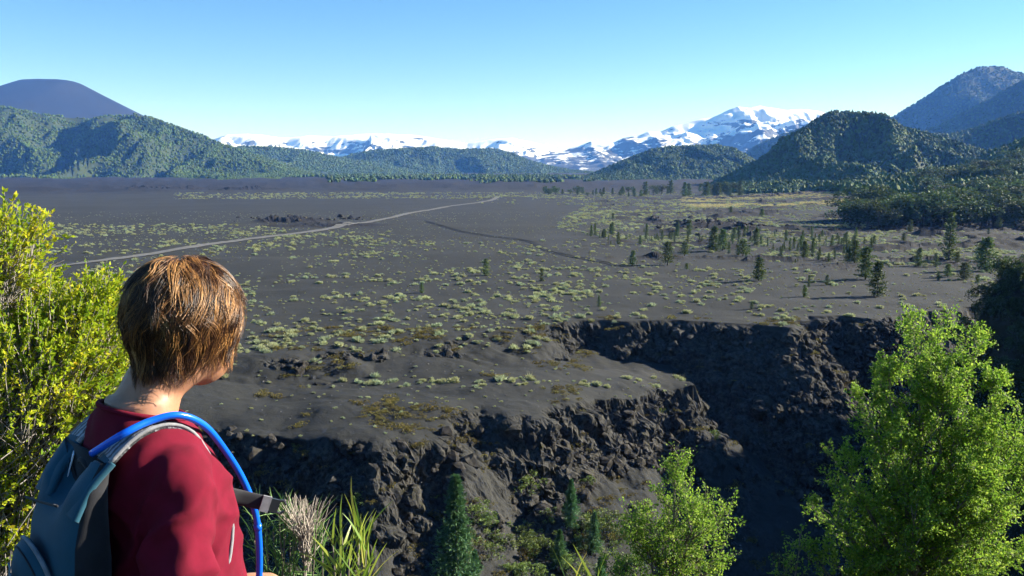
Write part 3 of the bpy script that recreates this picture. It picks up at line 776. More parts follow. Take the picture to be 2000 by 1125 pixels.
def cushion_mesh(seed):
    r = np.random.default_rng(seed); n = 420
    lob = np.column_stack([r.normal(size=(9, 2)) * [.9, .6], r.random(9) * .05]); rad = .25 + .3 * r.random(9)
    k = r.integers(0, 9, n); d = unit(np.column_stack([r.normal(size=(n, 2)), np.abs(r.normal(size=n)) * .7 + .1]))
    P = lob[k] + d * rad[k][:, None] * np.array([1, 1, .55])
    return leaf_mesh('cushion', [leaves(P, unit(d + .6 * r.normal(size=(n, 3))), .10 + .12 * r.random(n), .7, r, np.clip(r.normal(.45, .28, n), 0, 1))], M_OCHRE)
TUFTS = [tuft_mesh(500 + k, M_TUFT, stalks=(0, 0, 6, 0)[k % 4]) for k in range(6)] + [tuft_mesh(520 + k, M_HERB, 170, 1.2) for k in range(3)]
CUSH = [cushion_mesh(540 + k) for k in range(4)]
r = np.random.default_rng(6)
x, y = ground_pts(80000, 92, 1150, r, power=1.2)
P, u, v = with_px(x, y)
Z_, RK_, S_, LV_ = H(x, y, True)
slope_ok = (RK_ < .2) & (S_ < .5) & (LV_ < .35)
cl = fbm(x / 14, y / 18, seed=430, octv=3); cl2 = fbm(x / 45, y / 60, seed=431, octv=2)
dn = np.zeros(len(x))
def zone(c, d, k=1.0): 
    global dn
    dn = np.where(c, np.maximum(dn, d * np.clip(.45 + k * cl + .6 * cl2, 0, 1.6)), dn)
zone((v > 505) & (v < 690), .62)
zone((v > 470) & (v <= 505), .45)
zone((v > 560) & (v < 690) & (u > 440) & (u < 1100), .95)
zone((v > 438) & (v < 505) & (u > 90) & (u < 760), .75)
zone((v > 395) & (v < 520) & (u > 1090) & (u < 1980) & (u > 1090 + (v - 430) * -2.0) & (v < 440 + .16 * (u - 1040)), 1.5, 1.6)
zone((v > 376) & (v < 389) & (u > 340), .8)
zone((v > 376) & (v < 400) & (u > 930), .8)
zone((u > 1250) & (v > 385) & (v < 470), .55, 1.8)
zone((v > 736) & (v < 757) & (u > 430) & (u < 1340), .9)
zone((v > 700) & (v < 740) & (u > 400) & (u < 640), .8)
dn = np.where((v > 388) & (v < 455) & (u > 560) & (u < 1090), dn * .12, dn)
# spare the road
keep = (r.random(len(x)) < dn * .8) & slope_ok & (u > -60) & (u < 2060)
P, u, v, x, y = P[keep], u[keep], v[keep], x[keep], y[keep]
rp = np.array([at_z(a, b, 0)[:2] for a, b in [(-150, 545), (95, 524), (280, 498), (520, 463), (680, 441), (800, 416), (900, 400), (965, 388)]])
k2 = seg_dist(P[:, :2], rp) > 5; P, u, v = P[k2], u[k2], v[k2]
sz = (.34 + .85 * r.random(len(P)) ** 2) * (1 + .25 * sstep(300, 800, P[:, 1]))
show = sz / P[:, 1] * ((u > 0) & (u < 2000) & (v < 1125)) * np.where((u < 500) & (v > 500) & (u < 490), .05, 1)
order = np.argsort(-show)
BIG = order[:300]; REST = order[300:]; SQ = np.quantile(sz[BIG], [.33, .67])
TK = r.integers(0, len(TUFTS), len(P))
RZ = r.random(len(P)) * 6.28
def where_px(u, v):
    """place words for plants on the plain, by landmarks"""
    if v > 700:
        return 'on the ash bench ' + ('beside the walker' if u < 640 else 'left of its middle' if u < 850 else 'at its middle' if u < 1080 else 'near its right tip')
    if v > 600:
        return 'on the scarp brink ' + ('just right of the walker' if u < 640 else 'below the open plain' if u < 860 else 'left of the sand chute' if u < 1080 else 'above the sand chute' if u < 1300 else 'above the shaded cliff' if u < 1600 else 'by the shaded gully')
    if u < 760: return ('between road and walker' if v > 480 else 'beside the gravel road') if u < 500 else ('below the gravel road, left part' if v < 540 else 'on the ash right of the walker')
    if u < 1090: return 'under the end of the tyre tracks' if v > 545 else 'inside the bend of the tyre tracks'
    if u < 1420: return 'among the young conifers' if v < 505 else 'between tyre tracks and lone round conifer' if v < 555 else 'in front of the lone round conifer'
    return 'behind the twin dark conifers' if v < 505 else 'around the twin dark conifers' if v < 565 else 'in front of the twin dark conifers'
def tuft_label(k, u, v, p):
    s_ = 'small' if sz[k] < SQ[0] else 'middling' if sz[k] < SQ[1] else 'large'
    kind = (s_ + ' yellow-green grass tussock' + (' with stalks' if TK[k] == 2 else ''), s_ + ' grey-green herb clump')[TK[k] >= 6]
    return kind + ' ' + where_px(u, v), 'plants on the bench above the gorge' if v > 700 else 'plants along the front of the plain' if v > 600 else 'plants scattered over the ash plain'
for k in BIG:
    o = link('grass_tussock' if TK[k] < 6 else 'herb_clump', TUFTS[TK[k]], None, P[k], RZ[k], (sz[k] * 1.15, sz[k] * 1.15, sz[k]))
    l, g = tuft_label(k, u[k], v[k], P[k]); tag(o, l, 'grass' if TK[k] < 6 else 'plant', g)
point_stuff('grass_tussocks', P[REST], np.stack([sz[REST]] * 3, 1) * np.array([1.2, 1.2, 1]), RZ[REST], [proto('tussock_shape', t) for t in TUFTS], 'small pale tussocks dotted over the far ash plain', 433)

# tiny tufts and pale stones sprinkled everywhere
r = np.random.default_rng(8)
x, y = ground_pts(26000, 95, 620, r, power=1.3)
Z_, RK_, S_, LV_ = H(x, y, True); P2_ = np.column_stack([x, y, Z_]); u2, v2 = to_px(P2_)
q = (S_ < .5) & (RK_ < .5) & (r.random(len(x)) < .12 + .5 * np.clip(fbm(x / 20, y / 25, seed=450, octv=3) + .1, 0, 1)) & (v2 < 900) & (seg_dist(P2_[:, :2], rp) > 4)
s2 = .14 + .22 * r.random(q.sum())
point_stuff('small_plants', P2_[q], np.stack([s2 * 1.2, s2 * 1.2, s2], 1), r.random(q.sum()) * 6.28, [proto('seedling_shape', t_) for t_ in TUFTS], 'tiny seedlings sprinkled over the ash', 451)
x, y = ground_pts(9000, 95, 420, r, power=1.2)
Z_, RK_, S_, LV_ = H(x, y, True); q = (S_ < .5) & (fbm(x / 12, y / 15, seed=452, octv=3) > -.1); s2 = .05 + .16 * r.random(q.sum()) ** 2
M_PEB = noise_mat('pebble', (.05, .046, .044), (.17, .16, .15), 3, 4, lo=.3, hi=.7, rand=.8)
PEB = [mesh_np('pebble', *ico(1, 460 + k, .5, 1, .6, 1.5), False, [M_PEB]) for k in range(3)]
point_stuff('pebbles', np.column_stack([x, y, Z_])[q], np.stack([s2, s2, s2], 1), r.random(q.sum()) * 6.28, [proto('pebble_shape', t_) for t_ in PEB], 'loose stones strewn over the ash', 453)
# straw-coloured clearing before the steep wooded hill
M_STRAW = leaf_mat('straw', [(.40, .34, .15), (.55, .48, .22), (.66, .58, .30)], .2, .9, .1, .2)
STRAW = [tuft_mesh(470 + k, M_STRAW, 60, .6) for k in range(3)]
nn = 2600; us, vs = 1330 + 320 * r.random(nn), 389 + 15 * r.random(nn)
Ps = np.array([at_z(a, b, 0) for a, b in zip(us, vs)]); Ps[:, 2] = H(Ps[:, 0], Ps[:, 1])
q = fbm(Ps[:, 0] / 60, Ps[:, 1] / 40, seed=471, octv=3) > -.05; Ps = Ps[q]; s2 = 1.2 + 1.3 * r.random(len(Ps))
point_stuff('dry_grass', Ps, np.stack([s2 * 1.3, s2 * 1.3, s2 * .6], 1), r.random(len(Ps)) * 6.28, [proto('straw_shape', t_) for t_ in STRAW], 'straw-coloured dry grass below the steep wooded hill', 472)

# ochre cushions on the scarp, the bench and the rocks
r = np.random.default_rng(7)
x, y = ground_pts(9000, 86, 172, r, ang=.5, power=1.0)
P, u, v = with_px(x, y); Z_, RK_, S_, LV_ = H(x, y, True)
dn = np.zeros(len(x)); cl = fbm(x / 9, y / 7, seed=440, octv=3)
dn = np.where((RK_ > .25) & (v > 620), .10, dn)
dn = np.where((v > 610) & (v < 660) & (u > 1000) & (u < 1560), np.clip(cl * 1.6, 0, .35), dn)
dn = np.where((v > 640) & (v < 745) & (u > 540) & (u < 1150), np.maximum(dn, np.clip(cl * 1.6, 0, .40)), dn)
dn = np.where((v > 755) & (v < 850) & (u > 400) & (u < 1320) & (RK_ < .3), np.maximum(dn, np.clip(cl * 1.2 - .2, 0, .3)), dn)
dn = np.where((v > 940) & (u > 820) & (u < 1300), np.maximum(dn, .12), dn)
keep = (r.random(len(x)) < dn) & (S_ < .5) & (u > 300) & (u < 1700)
P, u, v, RK_ = P[keep], u[keep], v[keep], RK_[keep]
sz = .45 + .75 * r.random(len(P)) ** 2
idx = np.argsort(-sz / P[:, 1])
for n_, k in enumerate(idx[:220]):
    o = link('cushion_shrub', CUSH[k % 4], None, P[k] + [0, 0, -.03], r.random() * 6.28, (sz[k], sz[k], sz[k] * 1.1))
    w_ = ('under the walker\'s elbow' if u[k] < 560 else 'above the dry seed head' if u[k] < 640 else 'above the spiky shrub' if u[k] < 740 else 'well left of the tall conifer' if u[k] < 800 else 'just left of the tall conifer' if u[k] < 870 else 'by the tall conifer' if u[k] < 920 else 'just right of the tall conifer' if u[k] < 980 else 'between the two gorge conifers' if u[k] < 1060 else 'by the small conifer' if u[k] < 1140 else 'right of the small conifer' if u[k] < 1230 else 'above the small leafy tree' if u[k] < 1340 else 'right of the small leafy tree' if u[k] < 1480 else 'beside the big leafy tree')
    tag(o, ('wide' if sz[k] > .9 else 'middling' if sz[k] > .65 else 'small') + ' ochre cushion shrub ' + ('on the ash bench ' if RK_[k] < .2 and 750 < v[k] < 860 else 'low on the gorge crags ' if v[k] > 900 else 'high on the gorge crags ' if v[k] > 750 else 'on the scarp slope ') + w_, 'shrub', 'ochre cushion shrubs')
k = idx[220:]
if len(k): point_stuff('cushion_shrubs', P[k], np.stack([sz[k]] * 3, 1), r.random(len(k)) * 6.28, [proto('cushion_shape', c) for c in CUSH], 'small ochre cushions among the gorge rocks', 441)
# ------------------------------------------------------------------ rocks of the gorge walls: pieces of the ground
M_ROCK = noise_mat('lava_rock', (.009, .0085, .008), (.066, .059, .050), 1.4, 9, rough=.95, spec=.15, bump=.7, bscale=5, bdist=.08, lo=.34, hi=.7, rand=.5, c3=(.20, .172, .135))  # near-black to pale tan: crevice shade and lit faces partly put into colour
def rock_mesh(seed):
    r = np.random.default_rng(seed)
    V, F = ico(2, seed * 3 + 1, .55, 1, .85, 1.3)
    for _ in range(5):                                         # chop flat faces
        n = unit(r.normal(size=3)); c = .55 + .25 * r.random()
        d = V @ n; V = V - np.outer(np.clip(d - c, 0, None), n) * .9
    V = V * (.8 + .5 * r.random(3)) + .10 * np.stack([vnoise(V[:, 0] * 5, V[:, 1] * 5, V[:, 2] * 5, seed + k) for k in range(3)], 1)
    return mesh_np('rock', V, F, False, [M_ROCK])
ROCKS = [rock_mesh(600 + k) for k in range(8)]
r = np.random.default_rng(9)
x, y = ground_pts(42000, 84, 178, r, ang=.5, power=1.0)
Z_, RK_, S_, LV_ = H(x, y, True)
P = np.column_stack([x, y, Z_]); u, v = to_px(P)
clu = .4 + 1.2 * fbm(x / 5, y / 5, seed=610, octv=3)
keep = (S_ < .5) & (u > 330) & (u < 1760) & (v < 1180) & (((RK_ > .3) & (r.random(len(x)) < .60 * clu * RK_)) | ((RK_ > .08) & (v > 900) & (r.random(len(x)) < .02)))
P = P[keep]; u, v = u[keep], v[keep]
sz = .16 + .95 * r.random(len(P)) ** 3.5
sz = np.where(v > 860, sz * 1.1, sz)
idx = np.argsort(-sz / P[:, 1])
for k in idx[:300]:
    o = link('rock', ROCKS[k % 8], ground, P[k] + [0, 0, sz[k] * .15], 0)
    o.rotation_euler = r.random(3) * 6.28; o.scale = (sz[k] * (.8 + .4 * r.random()), sz[k] * (.8 + .4 * r.random()), sz[k])
k = idx[300:]
so = point_stuff('rocks', P[k] + [0, 0, .05], np.stack([sz[k] * (.7 + .6 * r.random(len(k))), sz[k], sz[k] * (.8 + .5 * r.random(len(k)))], 1), r.random(len(k)) * 6.28, [proto('rock_shape', c) for c in ROCKS], 'loose lava rocks on the gorge walls', 611)
so.parent = ground
# dark outcrops on the plain
for nm, (cu, cv), nn, wd in (('a', (590, 428), 90, 16), ('b', (1385, 432), 60, 14), ('c', (1430, 445), 60, 18)):
    c = at_z(cu, cv, 0)
    p = np.column_stack([c[0] + r.normal(size=nn) * wd, c[1] + r.normal(size=nn) * wd * .7]); z = H(p[:, 0], p[:, 1])
    s_ = .5 + 1.6 * r.random(nn) ** 2
    so = point_stuff('rocks', np.column_stack([p, z]), np.stack([s_ * 1.2, s_, s_ * .9], 1), r.random(nn) * 6.28, [proto('rock_shape', c_) for c_ in ROCKS], 'dark lava boulders of an outcrop on the plain', 612); so.parent = ground
# ------------------------------------------------------------------ trees of the plain and the gorge
M_BARK = noise_mat('bark', (.06, .05, .04), (.14, .12, .10), 6, 6, lo=.3, hi=.7, bump=.4, bscale=30)
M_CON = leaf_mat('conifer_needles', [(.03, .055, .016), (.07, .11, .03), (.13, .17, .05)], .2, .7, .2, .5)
M_FIR = leaf_mat('fir_needles', [(.025, .08, .03), (.055, .15, .05), (.10, .21, .075)], .2, .6, .25, .25)
M_BROAD = leaf_mat('broad_leaves', [(.018, .034, .012), (.045, .07, .022), (.085, .12, .036)], .25, .7, .2, .6)
M_SHRUB = leaf_mat('shrub_leaves', [(.05, .085, .022), (.11, .16, .035), (.19, .23, .06)], .35, .6, .25, .5)

def conifer(seed, mat, levels=26, per=9, r0=.26, taper=1.0, needle=.055, gap=.06, cone=1.0, dens=8, nw=.5):
    """unit-height conifer: trunk mesh, crown mesh"""
    r = np.random.default_rng(seed); parts = []
    for k in range(levels):
        h = gap + (1 - gap) * (k + r.random() * .6) / levels
        prof = (1 - h) ** taper * cone + (1 - cone) * math.sqrt(max(0, 1 - (2 * h - 1) ** 2))
        rad = r0 * (prof * (.6 + .6 * r.random()) + .035)
        for j in range(per):
            a = r.random() * 6.28; L = rad * (.4 + .85 * r.random())
            d = np.array([math.cos(a), math.sin(a), .12 + .35 * r.random() + .6 * h ** 2])
            t = np.linspace(.15, 1, dens)[:, None] + r.random((dens, 1)) * .12
            P = np.array([0, 0, h]) + d * t * L - np.array([0, 0, 1]) * (t ** 2) * L * .25
            D = unit(d + .75 * r.normal(size=(dens, 3)))
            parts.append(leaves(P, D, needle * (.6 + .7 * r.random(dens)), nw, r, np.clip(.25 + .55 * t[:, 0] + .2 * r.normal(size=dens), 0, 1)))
    crown = leaf_mesh('crown', parts, mat)
    mb = MB(); tube(mb, [(0, 0, -.03), (.004, 0, .3), (0, .004, .7), (0, 0, .97)], [.022, .017, .009, .002], 6)
    return mb.build('trunk', M_BARK), crown

def broad(seed, mat, n=1500, lobes=16, leaf=.05, wide=.34, low=.25):
    r = np.random.default_rng(seed)
    c = np.column_stack([r.normal(size=(lobes, 2)) * wide * .55, low + (1 - low - .12) * r.random(lobes)])
    c[:, :2] *= np.clip(1.25 - np.abs(c[:, 2:3] - .5) * 1.2, .3, 1.3)
    rad = .10 + .09 * r.random(lobes)
    k = r.integers(0, lobes, n); d = unit(r.normal(size=(n, 3)) + [0, 0, .35])
    P = c[k] + d * (rad[k] * (.65 + .45 * r.random(n)))[:, None]
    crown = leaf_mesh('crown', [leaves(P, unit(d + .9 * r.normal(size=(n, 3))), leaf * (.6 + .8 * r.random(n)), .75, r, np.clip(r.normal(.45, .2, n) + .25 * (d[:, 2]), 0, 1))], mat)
    mb = MB(); tube(mb, [(0, 0, -.03), (.01, 0, .2), (-.01, .01, .5), (0, 0, .8)], [.03, .022, .014, .004], 6)
    for q in range(6):
        e = c[q]; tube(mb, [(0, 0, .18 + .06 * q), e * [.5, .5, 1] * [1, 1, .85], e], [.012, .008, .003], 4)
    return mb.build('trunk', M_BARK), crown

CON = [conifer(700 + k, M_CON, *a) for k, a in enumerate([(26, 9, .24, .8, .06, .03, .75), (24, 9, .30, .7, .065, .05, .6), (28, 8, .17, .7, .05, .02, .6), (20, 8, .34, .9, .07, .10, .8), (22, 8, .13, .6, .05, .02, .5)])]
FIR = [conifer(720 + k, M_FIR, 46, 13, .21, .95, .038, .02, 1.0, 24, .2) for k in range(2)]
BRD = [broad(740 + k, M_BROAD) for k in range(5)]
SHR = [broad(760 + k, M_SHRUB, 520, 12, .085, .55, .08) for k in range(4)]

def tree(name, tc, base, h, label, cat='tree', group=None, wide=1.0, rz=None, parts=True):
    rz = random.random() * 6.28 if rz is None else rz
    e = bpy.data.objects.new(name, None); COL.objects.link(e)
    e.location = base; e.rotation_euler[2] = rz; e.scale = (h * wide, h * wide, h); e.empty_display_size = .2
    link('trunk', tc[0], e); link('crown', tc[1], e)
    return tag(e, label, cat, group)

def ground_at(u, v):
    """first ground point seen at this pixel"""
    if v < 606:
        z = 0.0
        for _ in range(3):
            p = at_z(u, v, min(z, 20)); z = Hs(p[0], p[1])
        return p
    d = ray(u, v); P = np.array([0, 0, CAMZ]) + d * np.arange(75, 185, .4)[:, None]
    hit = np.nonzero(P[:, 2] < Hq(P[:, 0], P[:, 1]))[0]
    return P[hit[0]] if len(hit) else P[-1]

def px_tree(name, protos, k, u, vb, vt, label, wide=1.0, group=None, cat='tree', base=None):
    b = ground_at(u, vb) if base is None else base
    top = at_y(u, vt, b[1])[2]
    g = np.array([b[0], b[1], Hs(b[0], b[1])])
    return tree(name, protos[k], g, top - g[2], label, cat, group, wide * (1.25 if protos is CON else 1))

LONE = [(1235, 518, 490, 0, 1.1, 'round dark conifer left of the thin-trunked tree on the plain'), (1304, 518, 474, 3, 1.0, 'thin-trunked conifer with raised crown beside the round dark one'), (1341, 527, 514, 3, 1.2, 'tiny sparse conifer right of the thin-trunked conifer'),
        (1482, 548, 505, 1, 1.0, 'lone round conifer casting a long shadow on bare ash'), (1580, 560, 538, 4, 1.0, 'thin young conifer left of the twin dark conifers'), (1615, 557, 537, 2, 1.2, 'small young conifer just left of the twin dark conifers'),
        (1571, 580, 557, 2, 1.2, 'small dense conifer in front of the thin young conifer'), (1468, 603, 589, 2, 1.4, 'tiny bright conifer near the rim above the shaded cliff'), (1690, 546, 485, 1, .95, 'rear one of the twin dark conifers with leaning shadow'),
        (1713, 579, 512, 0, .95, 'front one of the twin dark conifers, tall and columnar'), (1058, 549, 525, 4, 1.3, 'slender young conifer below the end of the tyre tracks'), (949, 538, 506, 2, 1.2, 'slender dark conifer in the middle of the ash plain'), (1170, 599, 578, 2, 1.0, 'small conifer near the rim above the sand chute'), (824, 572, 552, 2, 1.3, 'small conifer among the tussocks right of the walker'),
        (1394, 491, 443, 0, 1.0, 'tallest conifer standing in the band of young trees'), (1412, 482, 450, 1, .9, 'conifer touching the tallest one of the band'), (1451, 500, 468, 3, 1.2, 'bushy conifer right of the tallest one of the band'), (1433, 467, 445, 1, 1.0, 'round conifer in front of the dark lava ridge'), (1476, 479, 447, 0, .9, 'upright conifer at the right end of the dark lava ridge'),
        (1346, 459, 430, 2, 1.2, 'narrow conifer left of the dark lava outcrop'), (1180, 464, 447, 0, 1.1, 'small conifer at the left end of the tree band'), (1193, 458, 438, 2, 1.2, 'narrow conifer behind the left end of the tree band'), (1337, 500, 473, 3, 1.2, 'wide conifer in the front row of the tree band'), (1571, 503, 471, 0, 1.1, 'pointed conifer at the right end of the tree band'),
        (1197, 428, 417, 1, 1.0, 'small distant conifer above the left end of the band'), (1427, 416, 404, 1, 1.1, 'small distant bush-like conifer above the lava outcrop'), (1488, 422, 408, 1, 1.2, 'round distant conifer right of the lava outcrop'), (1472, 417, 404, 0, 1.0, 'distant conifer left of the round distant one'),
        (1853, 507, 418, 2, .75, 'tallest thin conifer standing before the right forest'), (1869, 517, 493, 1, 1.1, 'low conifer at the foot of the tallest thin conifer'), (1923, 530, 465, 0, 1.35, 'broad pyramid conifer at the right edge of the plain'), (1851, 541, 517, 1, 1.3, 'rounded bush-like conifer left of its darker twin'), (1883, 546, 514, 1, 1.35, 'dark rounded conifer below the broad pyramid conifer'),
        (1794, 520, 485, 0, 1.0, 'bushy conifer between twin conifers and the tallest thin one'), (1669, 514, 471, 1, .9, 'tall leafy conifer behind the twin dark conifers'), (1656, 514, 487, 3, 1.0, 'low conifer left of the tall leafy one'), (1950, 449, 424, 2, 1.5, 'pale conifer in front of the right forest edge'), (1973, 441, 420, 1, 1.2, 'round tree at the right forest edge'),
        (1930, 462, 445, 2, 1.3, 'small dark conifer near the pale one by the right forest'), (1765, 471, 456, 1, 1.2, 'small round conifer alone on hummocky ash'), (1777, 454, 429, 0, .9, 'upright conifer before the dark right forest'), (1827, 521, 495, 2, 1.2, 'slim conifer left of the tallest thin conifer'), (1909, 553, 537, 1, 1.2, 'tiny conifer at the shaded right rim'), (1832, 548, 530, 2, 1.1, 'narrow small conifer before the rounded one')]
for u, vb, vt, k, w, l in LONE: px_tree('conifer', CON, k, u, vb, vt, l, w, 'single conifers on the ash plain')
MARKS = [(1394, 491, 'the tallest conifer of the band'), (1451, 500, 'the bushy conifer of the band'), (1433, 467, 'the round conifer before the lava ridge'), (1180, 464, 'the leftmost conifer of the band'), (1337, 500, 'the wide front-row conifer'), (1571, 503, 'the pointed conifer ending the band'), (1669, 514, 'the tall leafy conifer behind the twins'),
         (1304, 490, 'the thin-trunked conifer'), (1482, 520, 'the lone round conifer'), (1346, 459, 'the narrow conifer by the outcrop'), (1476, 479, 'the upright conifer by the lava ridge'), (1235, 490, 'the round dark conifer'), (1620, 505, 'the low conifer near the twins'), (1520, 500, 'the gap right of the bushy conifer')]
r = np.random.default_rng(12); random.seed(12)
n = 0
while n < 135:
    u, v = 1150 + 560 * r.random(), 452 + 62 * r.random()
    if v > 466 + .10 * (u - 1150) + 10 * r.random() or v < 446 + .07 * (u - 1150) * r.random(): continue
    b = ground_at(u, v); b[2] = Hs(b[0], b[1])
    h = (1.5 + 3.4 * r.random() ** 1.6) * b[1] / 330
    mk = min(MARKS, key=lambda m_: abs(m_[0] - u) + 2 * abs(m_[1] - v))
    side = ('behind' if v < mk[1] else 'in front of') if abs(u - mk[0]) < 14 else ('left of' if u < mk[0] else 'right of')
    far_ = ' well' if abs(u - mk[0]) > 45 else ''
    tree('young_conifer', CON[(2, 4, 2, 0, 4)[n % 5]], b, h, ('tall' if h > 4 else 'middling' if h > 2.8 else 'short' if h > 2 else 'tiny') + ' young conifer' + far_ + ' ' + side + ' ' + mk[2], 'tree', 'young conifers in the band', 1.0 + .4 * r.random())
    n += 1
for k in range(62):      # far trees along the end of the plain
    u = 1040 + 430 * r.random() ** .8; b = at_z(u, 375 + 10 * r.random(), 0); b[2] = Hs(b[0], b[1])
    dense = 1250 < u < 1460
    h = (5 + 8 * r.random()) * (1.3 if dense else .8)
    tree('conifer' if k % 3 else 'broadleaf_tree', (CON[k % 2] if k % 3 else BRD[k % 5]), b, h, ('distant ' + ('conifer' if k % 3 else 'broadleaf tree') + (' in the grove below the rounded hill' if dense else ' where the plain ends right of the road') + (', left part' if (u - (1250 if dense else 1040)) < 70 else ', middle' if (u - (1250 if dense else 1040)) < 140 else ', right part') + (', tall' if h > 11 else ', middling' if h > 7.5 else ', low')), 'tree', 'far trees at the end of the plain', 1.2)
for k in range(140):      # forest edge on the right
    u = 1650 + 430 * r.random(); f = r.random()
    d = (430 + 40 * r.random()) if k < 34 else 470 + 330 * f ** 1.2
    if u < 1800 and d > 540: d = 470 + 40 * f
    x = (u - 1000) / FPX * d; z = Hs(x, d)
    h = 7 + 12 * r.random() ** 1.3 + (3 if u > 1850 else 0)
    tree('broadleaf_tree', BRD[k % 5], (x, d, z), h, 'dark broadleaf tree in the ' + ('front row' if d < 448 else 'second row' if d < 475 else 'rear rows' if d < 600 else 'farthest rows') + ' of the right forest, ' + ('left end' if u < 1720 else 'left of middle' if u < 1790 else 'middle' if u < 1860 else 'right of middle' if u < 1930 else 'right end') + (', tall' if h > 15 else ', medium' if h > 10.5 else ', low'), 'tree', 'trees of the right forest edge', 1.3 + .5 * r.random())
cr = at_z(2080, 398, 0); nn = 5200
xb, yb = cr[0] + 300 * (r.random(nn) - .55), cr[1] + 60 + 340 * (r.random(nn) - .4); zb_ = Hq(xb, yb)
kp = (zb_ > 4) & (yb > 470); hb_ = 4.5 + 4.5 * r.random(kp.sum())
point_stuff('forest', np.column_stack([xb, yb, zb_])[kp], np.stack([hb_ * 1.1, hb_ * 1.1, hb_], 1), r.random(kp.sum()) * 6.28, BLOBS, 'forest on the low rise behind the right forest edge', 782)
# gorge conifers
def base_at(u, d): x = (u - 1000) / FPX * d / math.cos(0); return np.array([x, d, Hs(x, d)])
px_tree('conifer', FIR, 0, 885, 0, 932, 'tall pointed green conifer rising in front of the gorge crags', 1.0, base=base_at(885, 87))
for u, vb, vt, w, l in [(1115, 1030, 938, 1.05, 'small pointed conifer on the scree with a dark shadow'), (1093, 1112, 1036, 1.3, 'bushy small conifer at the bottom below the pointed one'), (1160, 1078, 1002, 1.2, 'dim small conifer right of the bushy one at the bottom'), (928, 1150, 1075, 1.2, 'low conifer at the foot of the tall pointed conifer'), (1172, 1160, 1090, 1.3, 'low conifer at the bottom edge beside the spiky plant')]:
    px_tree('conifer', FIR, 1, u, vb, vt, l, w)
sp = [(1030, 962, 925, 'bright leafy shrub under the crags right of the tall conifer'), (1150, 950, 930, 'small bright shrub behind the pointed conifer'), (935, 1000, 972, 'small shrub against the tall conifer, right side'), (1000, 1072, 1040, 'yellow-green shrub on the scree, upper'), (1040, 1080, 1048, 'yellow-green shrub beside a pale stone'), (960, 1095, 1062, 'dull shrub near the bottom right of the tall conifer'), (1010, 1120, 1088, 'shrub at the bottom edge, middle of the scree'), (1060, 1130, 1100, 'shrub at the bottom edge below the bushy conifer'),
      (1130, 1075, 1052, 'shrub between the two small conifers'), (1210, 1060, 1035, 'shrub left of the small leafy tree'), (1190, 1020, 1000, 'tiny shrub on the ash chute'), (1245, 1000, 978, 'shrub against the upper left of the small leafy tree'), (575, 888, 868, 'small green shrub high on the dark left crags'), (760, 930, 912, 'small shrub on the crags left of the tall conifer'), (850, 985, 966, 'shrub left of the tall conifer'), (700, 985, 962, 'shrub above the spiky plants'), (1290, 815, 796, 'small shrub on the crags above the small leafy tree'), (1395, 860, 842, 'lone shrub at the shaded gorge edge'),
      (905, 1060, 1035, 'shrub hugging the tall conifer at the right'), (1070, 1010, 990, 'dry shrub in the conifer shadow'), (1235, 1110, 1080, 'shrub at the bottom left of the small leafy tree')]
for k, (u, vb, vt, l) in enumerate(sp): px_tree('leafy_shrub', SHR, k % 4, u, vb, vt, l, 1.3, 'shrubs in the gorge', 'shrub')
gm_ = [(885, 'the tall conifer'), (1000, 'the yellow-green shrubs'), (1093, 'the bushy bottom conifer'), (1160, 'the dim conifer'), (1240, 'the small leafy tree')]
for k in range(34):
    u, vb = 905 + 350 * r.random(), 1010 + 125 * r.random(); hpx = 16 + 22 * r.random()
    m_ = min(gm_, key=lambda q: abs(q[0] - u))
    px_tree('leafy_shrub', SHR, k % 4, u, vb, vb - hpx, ('low' if hpx < 24 else 'middling' if hpx < 31 else 'larger') + ' scrub bush ' + ('left of ' if u < m_[0] else 'right of ') + m_[1] + (' at the bottom edge' if vb > 1095 else ' on the lower scree' if vb > 1055 else ' on the upper scree'), 1.5, 'shrubs in the gorge', 'shrub')
# woods on the shaded spur at the right
x, y = 70 + 110 * r.random(2600), 45 + 126 * r.random(2600)
z, _, s_, _ = H(x, y, True); kp = (s_ > .5) & (z > -20); hh = 2.5 + 3 * r.random(kp.sum())
point_stuff('forest', np.column_stack([x, y, z])[kp], np.stack([hh, hh, hh], 1), r.random(kp.sum()) * 6.28, [proto('shade_tree_shape', b[1]) for b in BRD], 'black shaded woods on the spur at the right edge', 781)
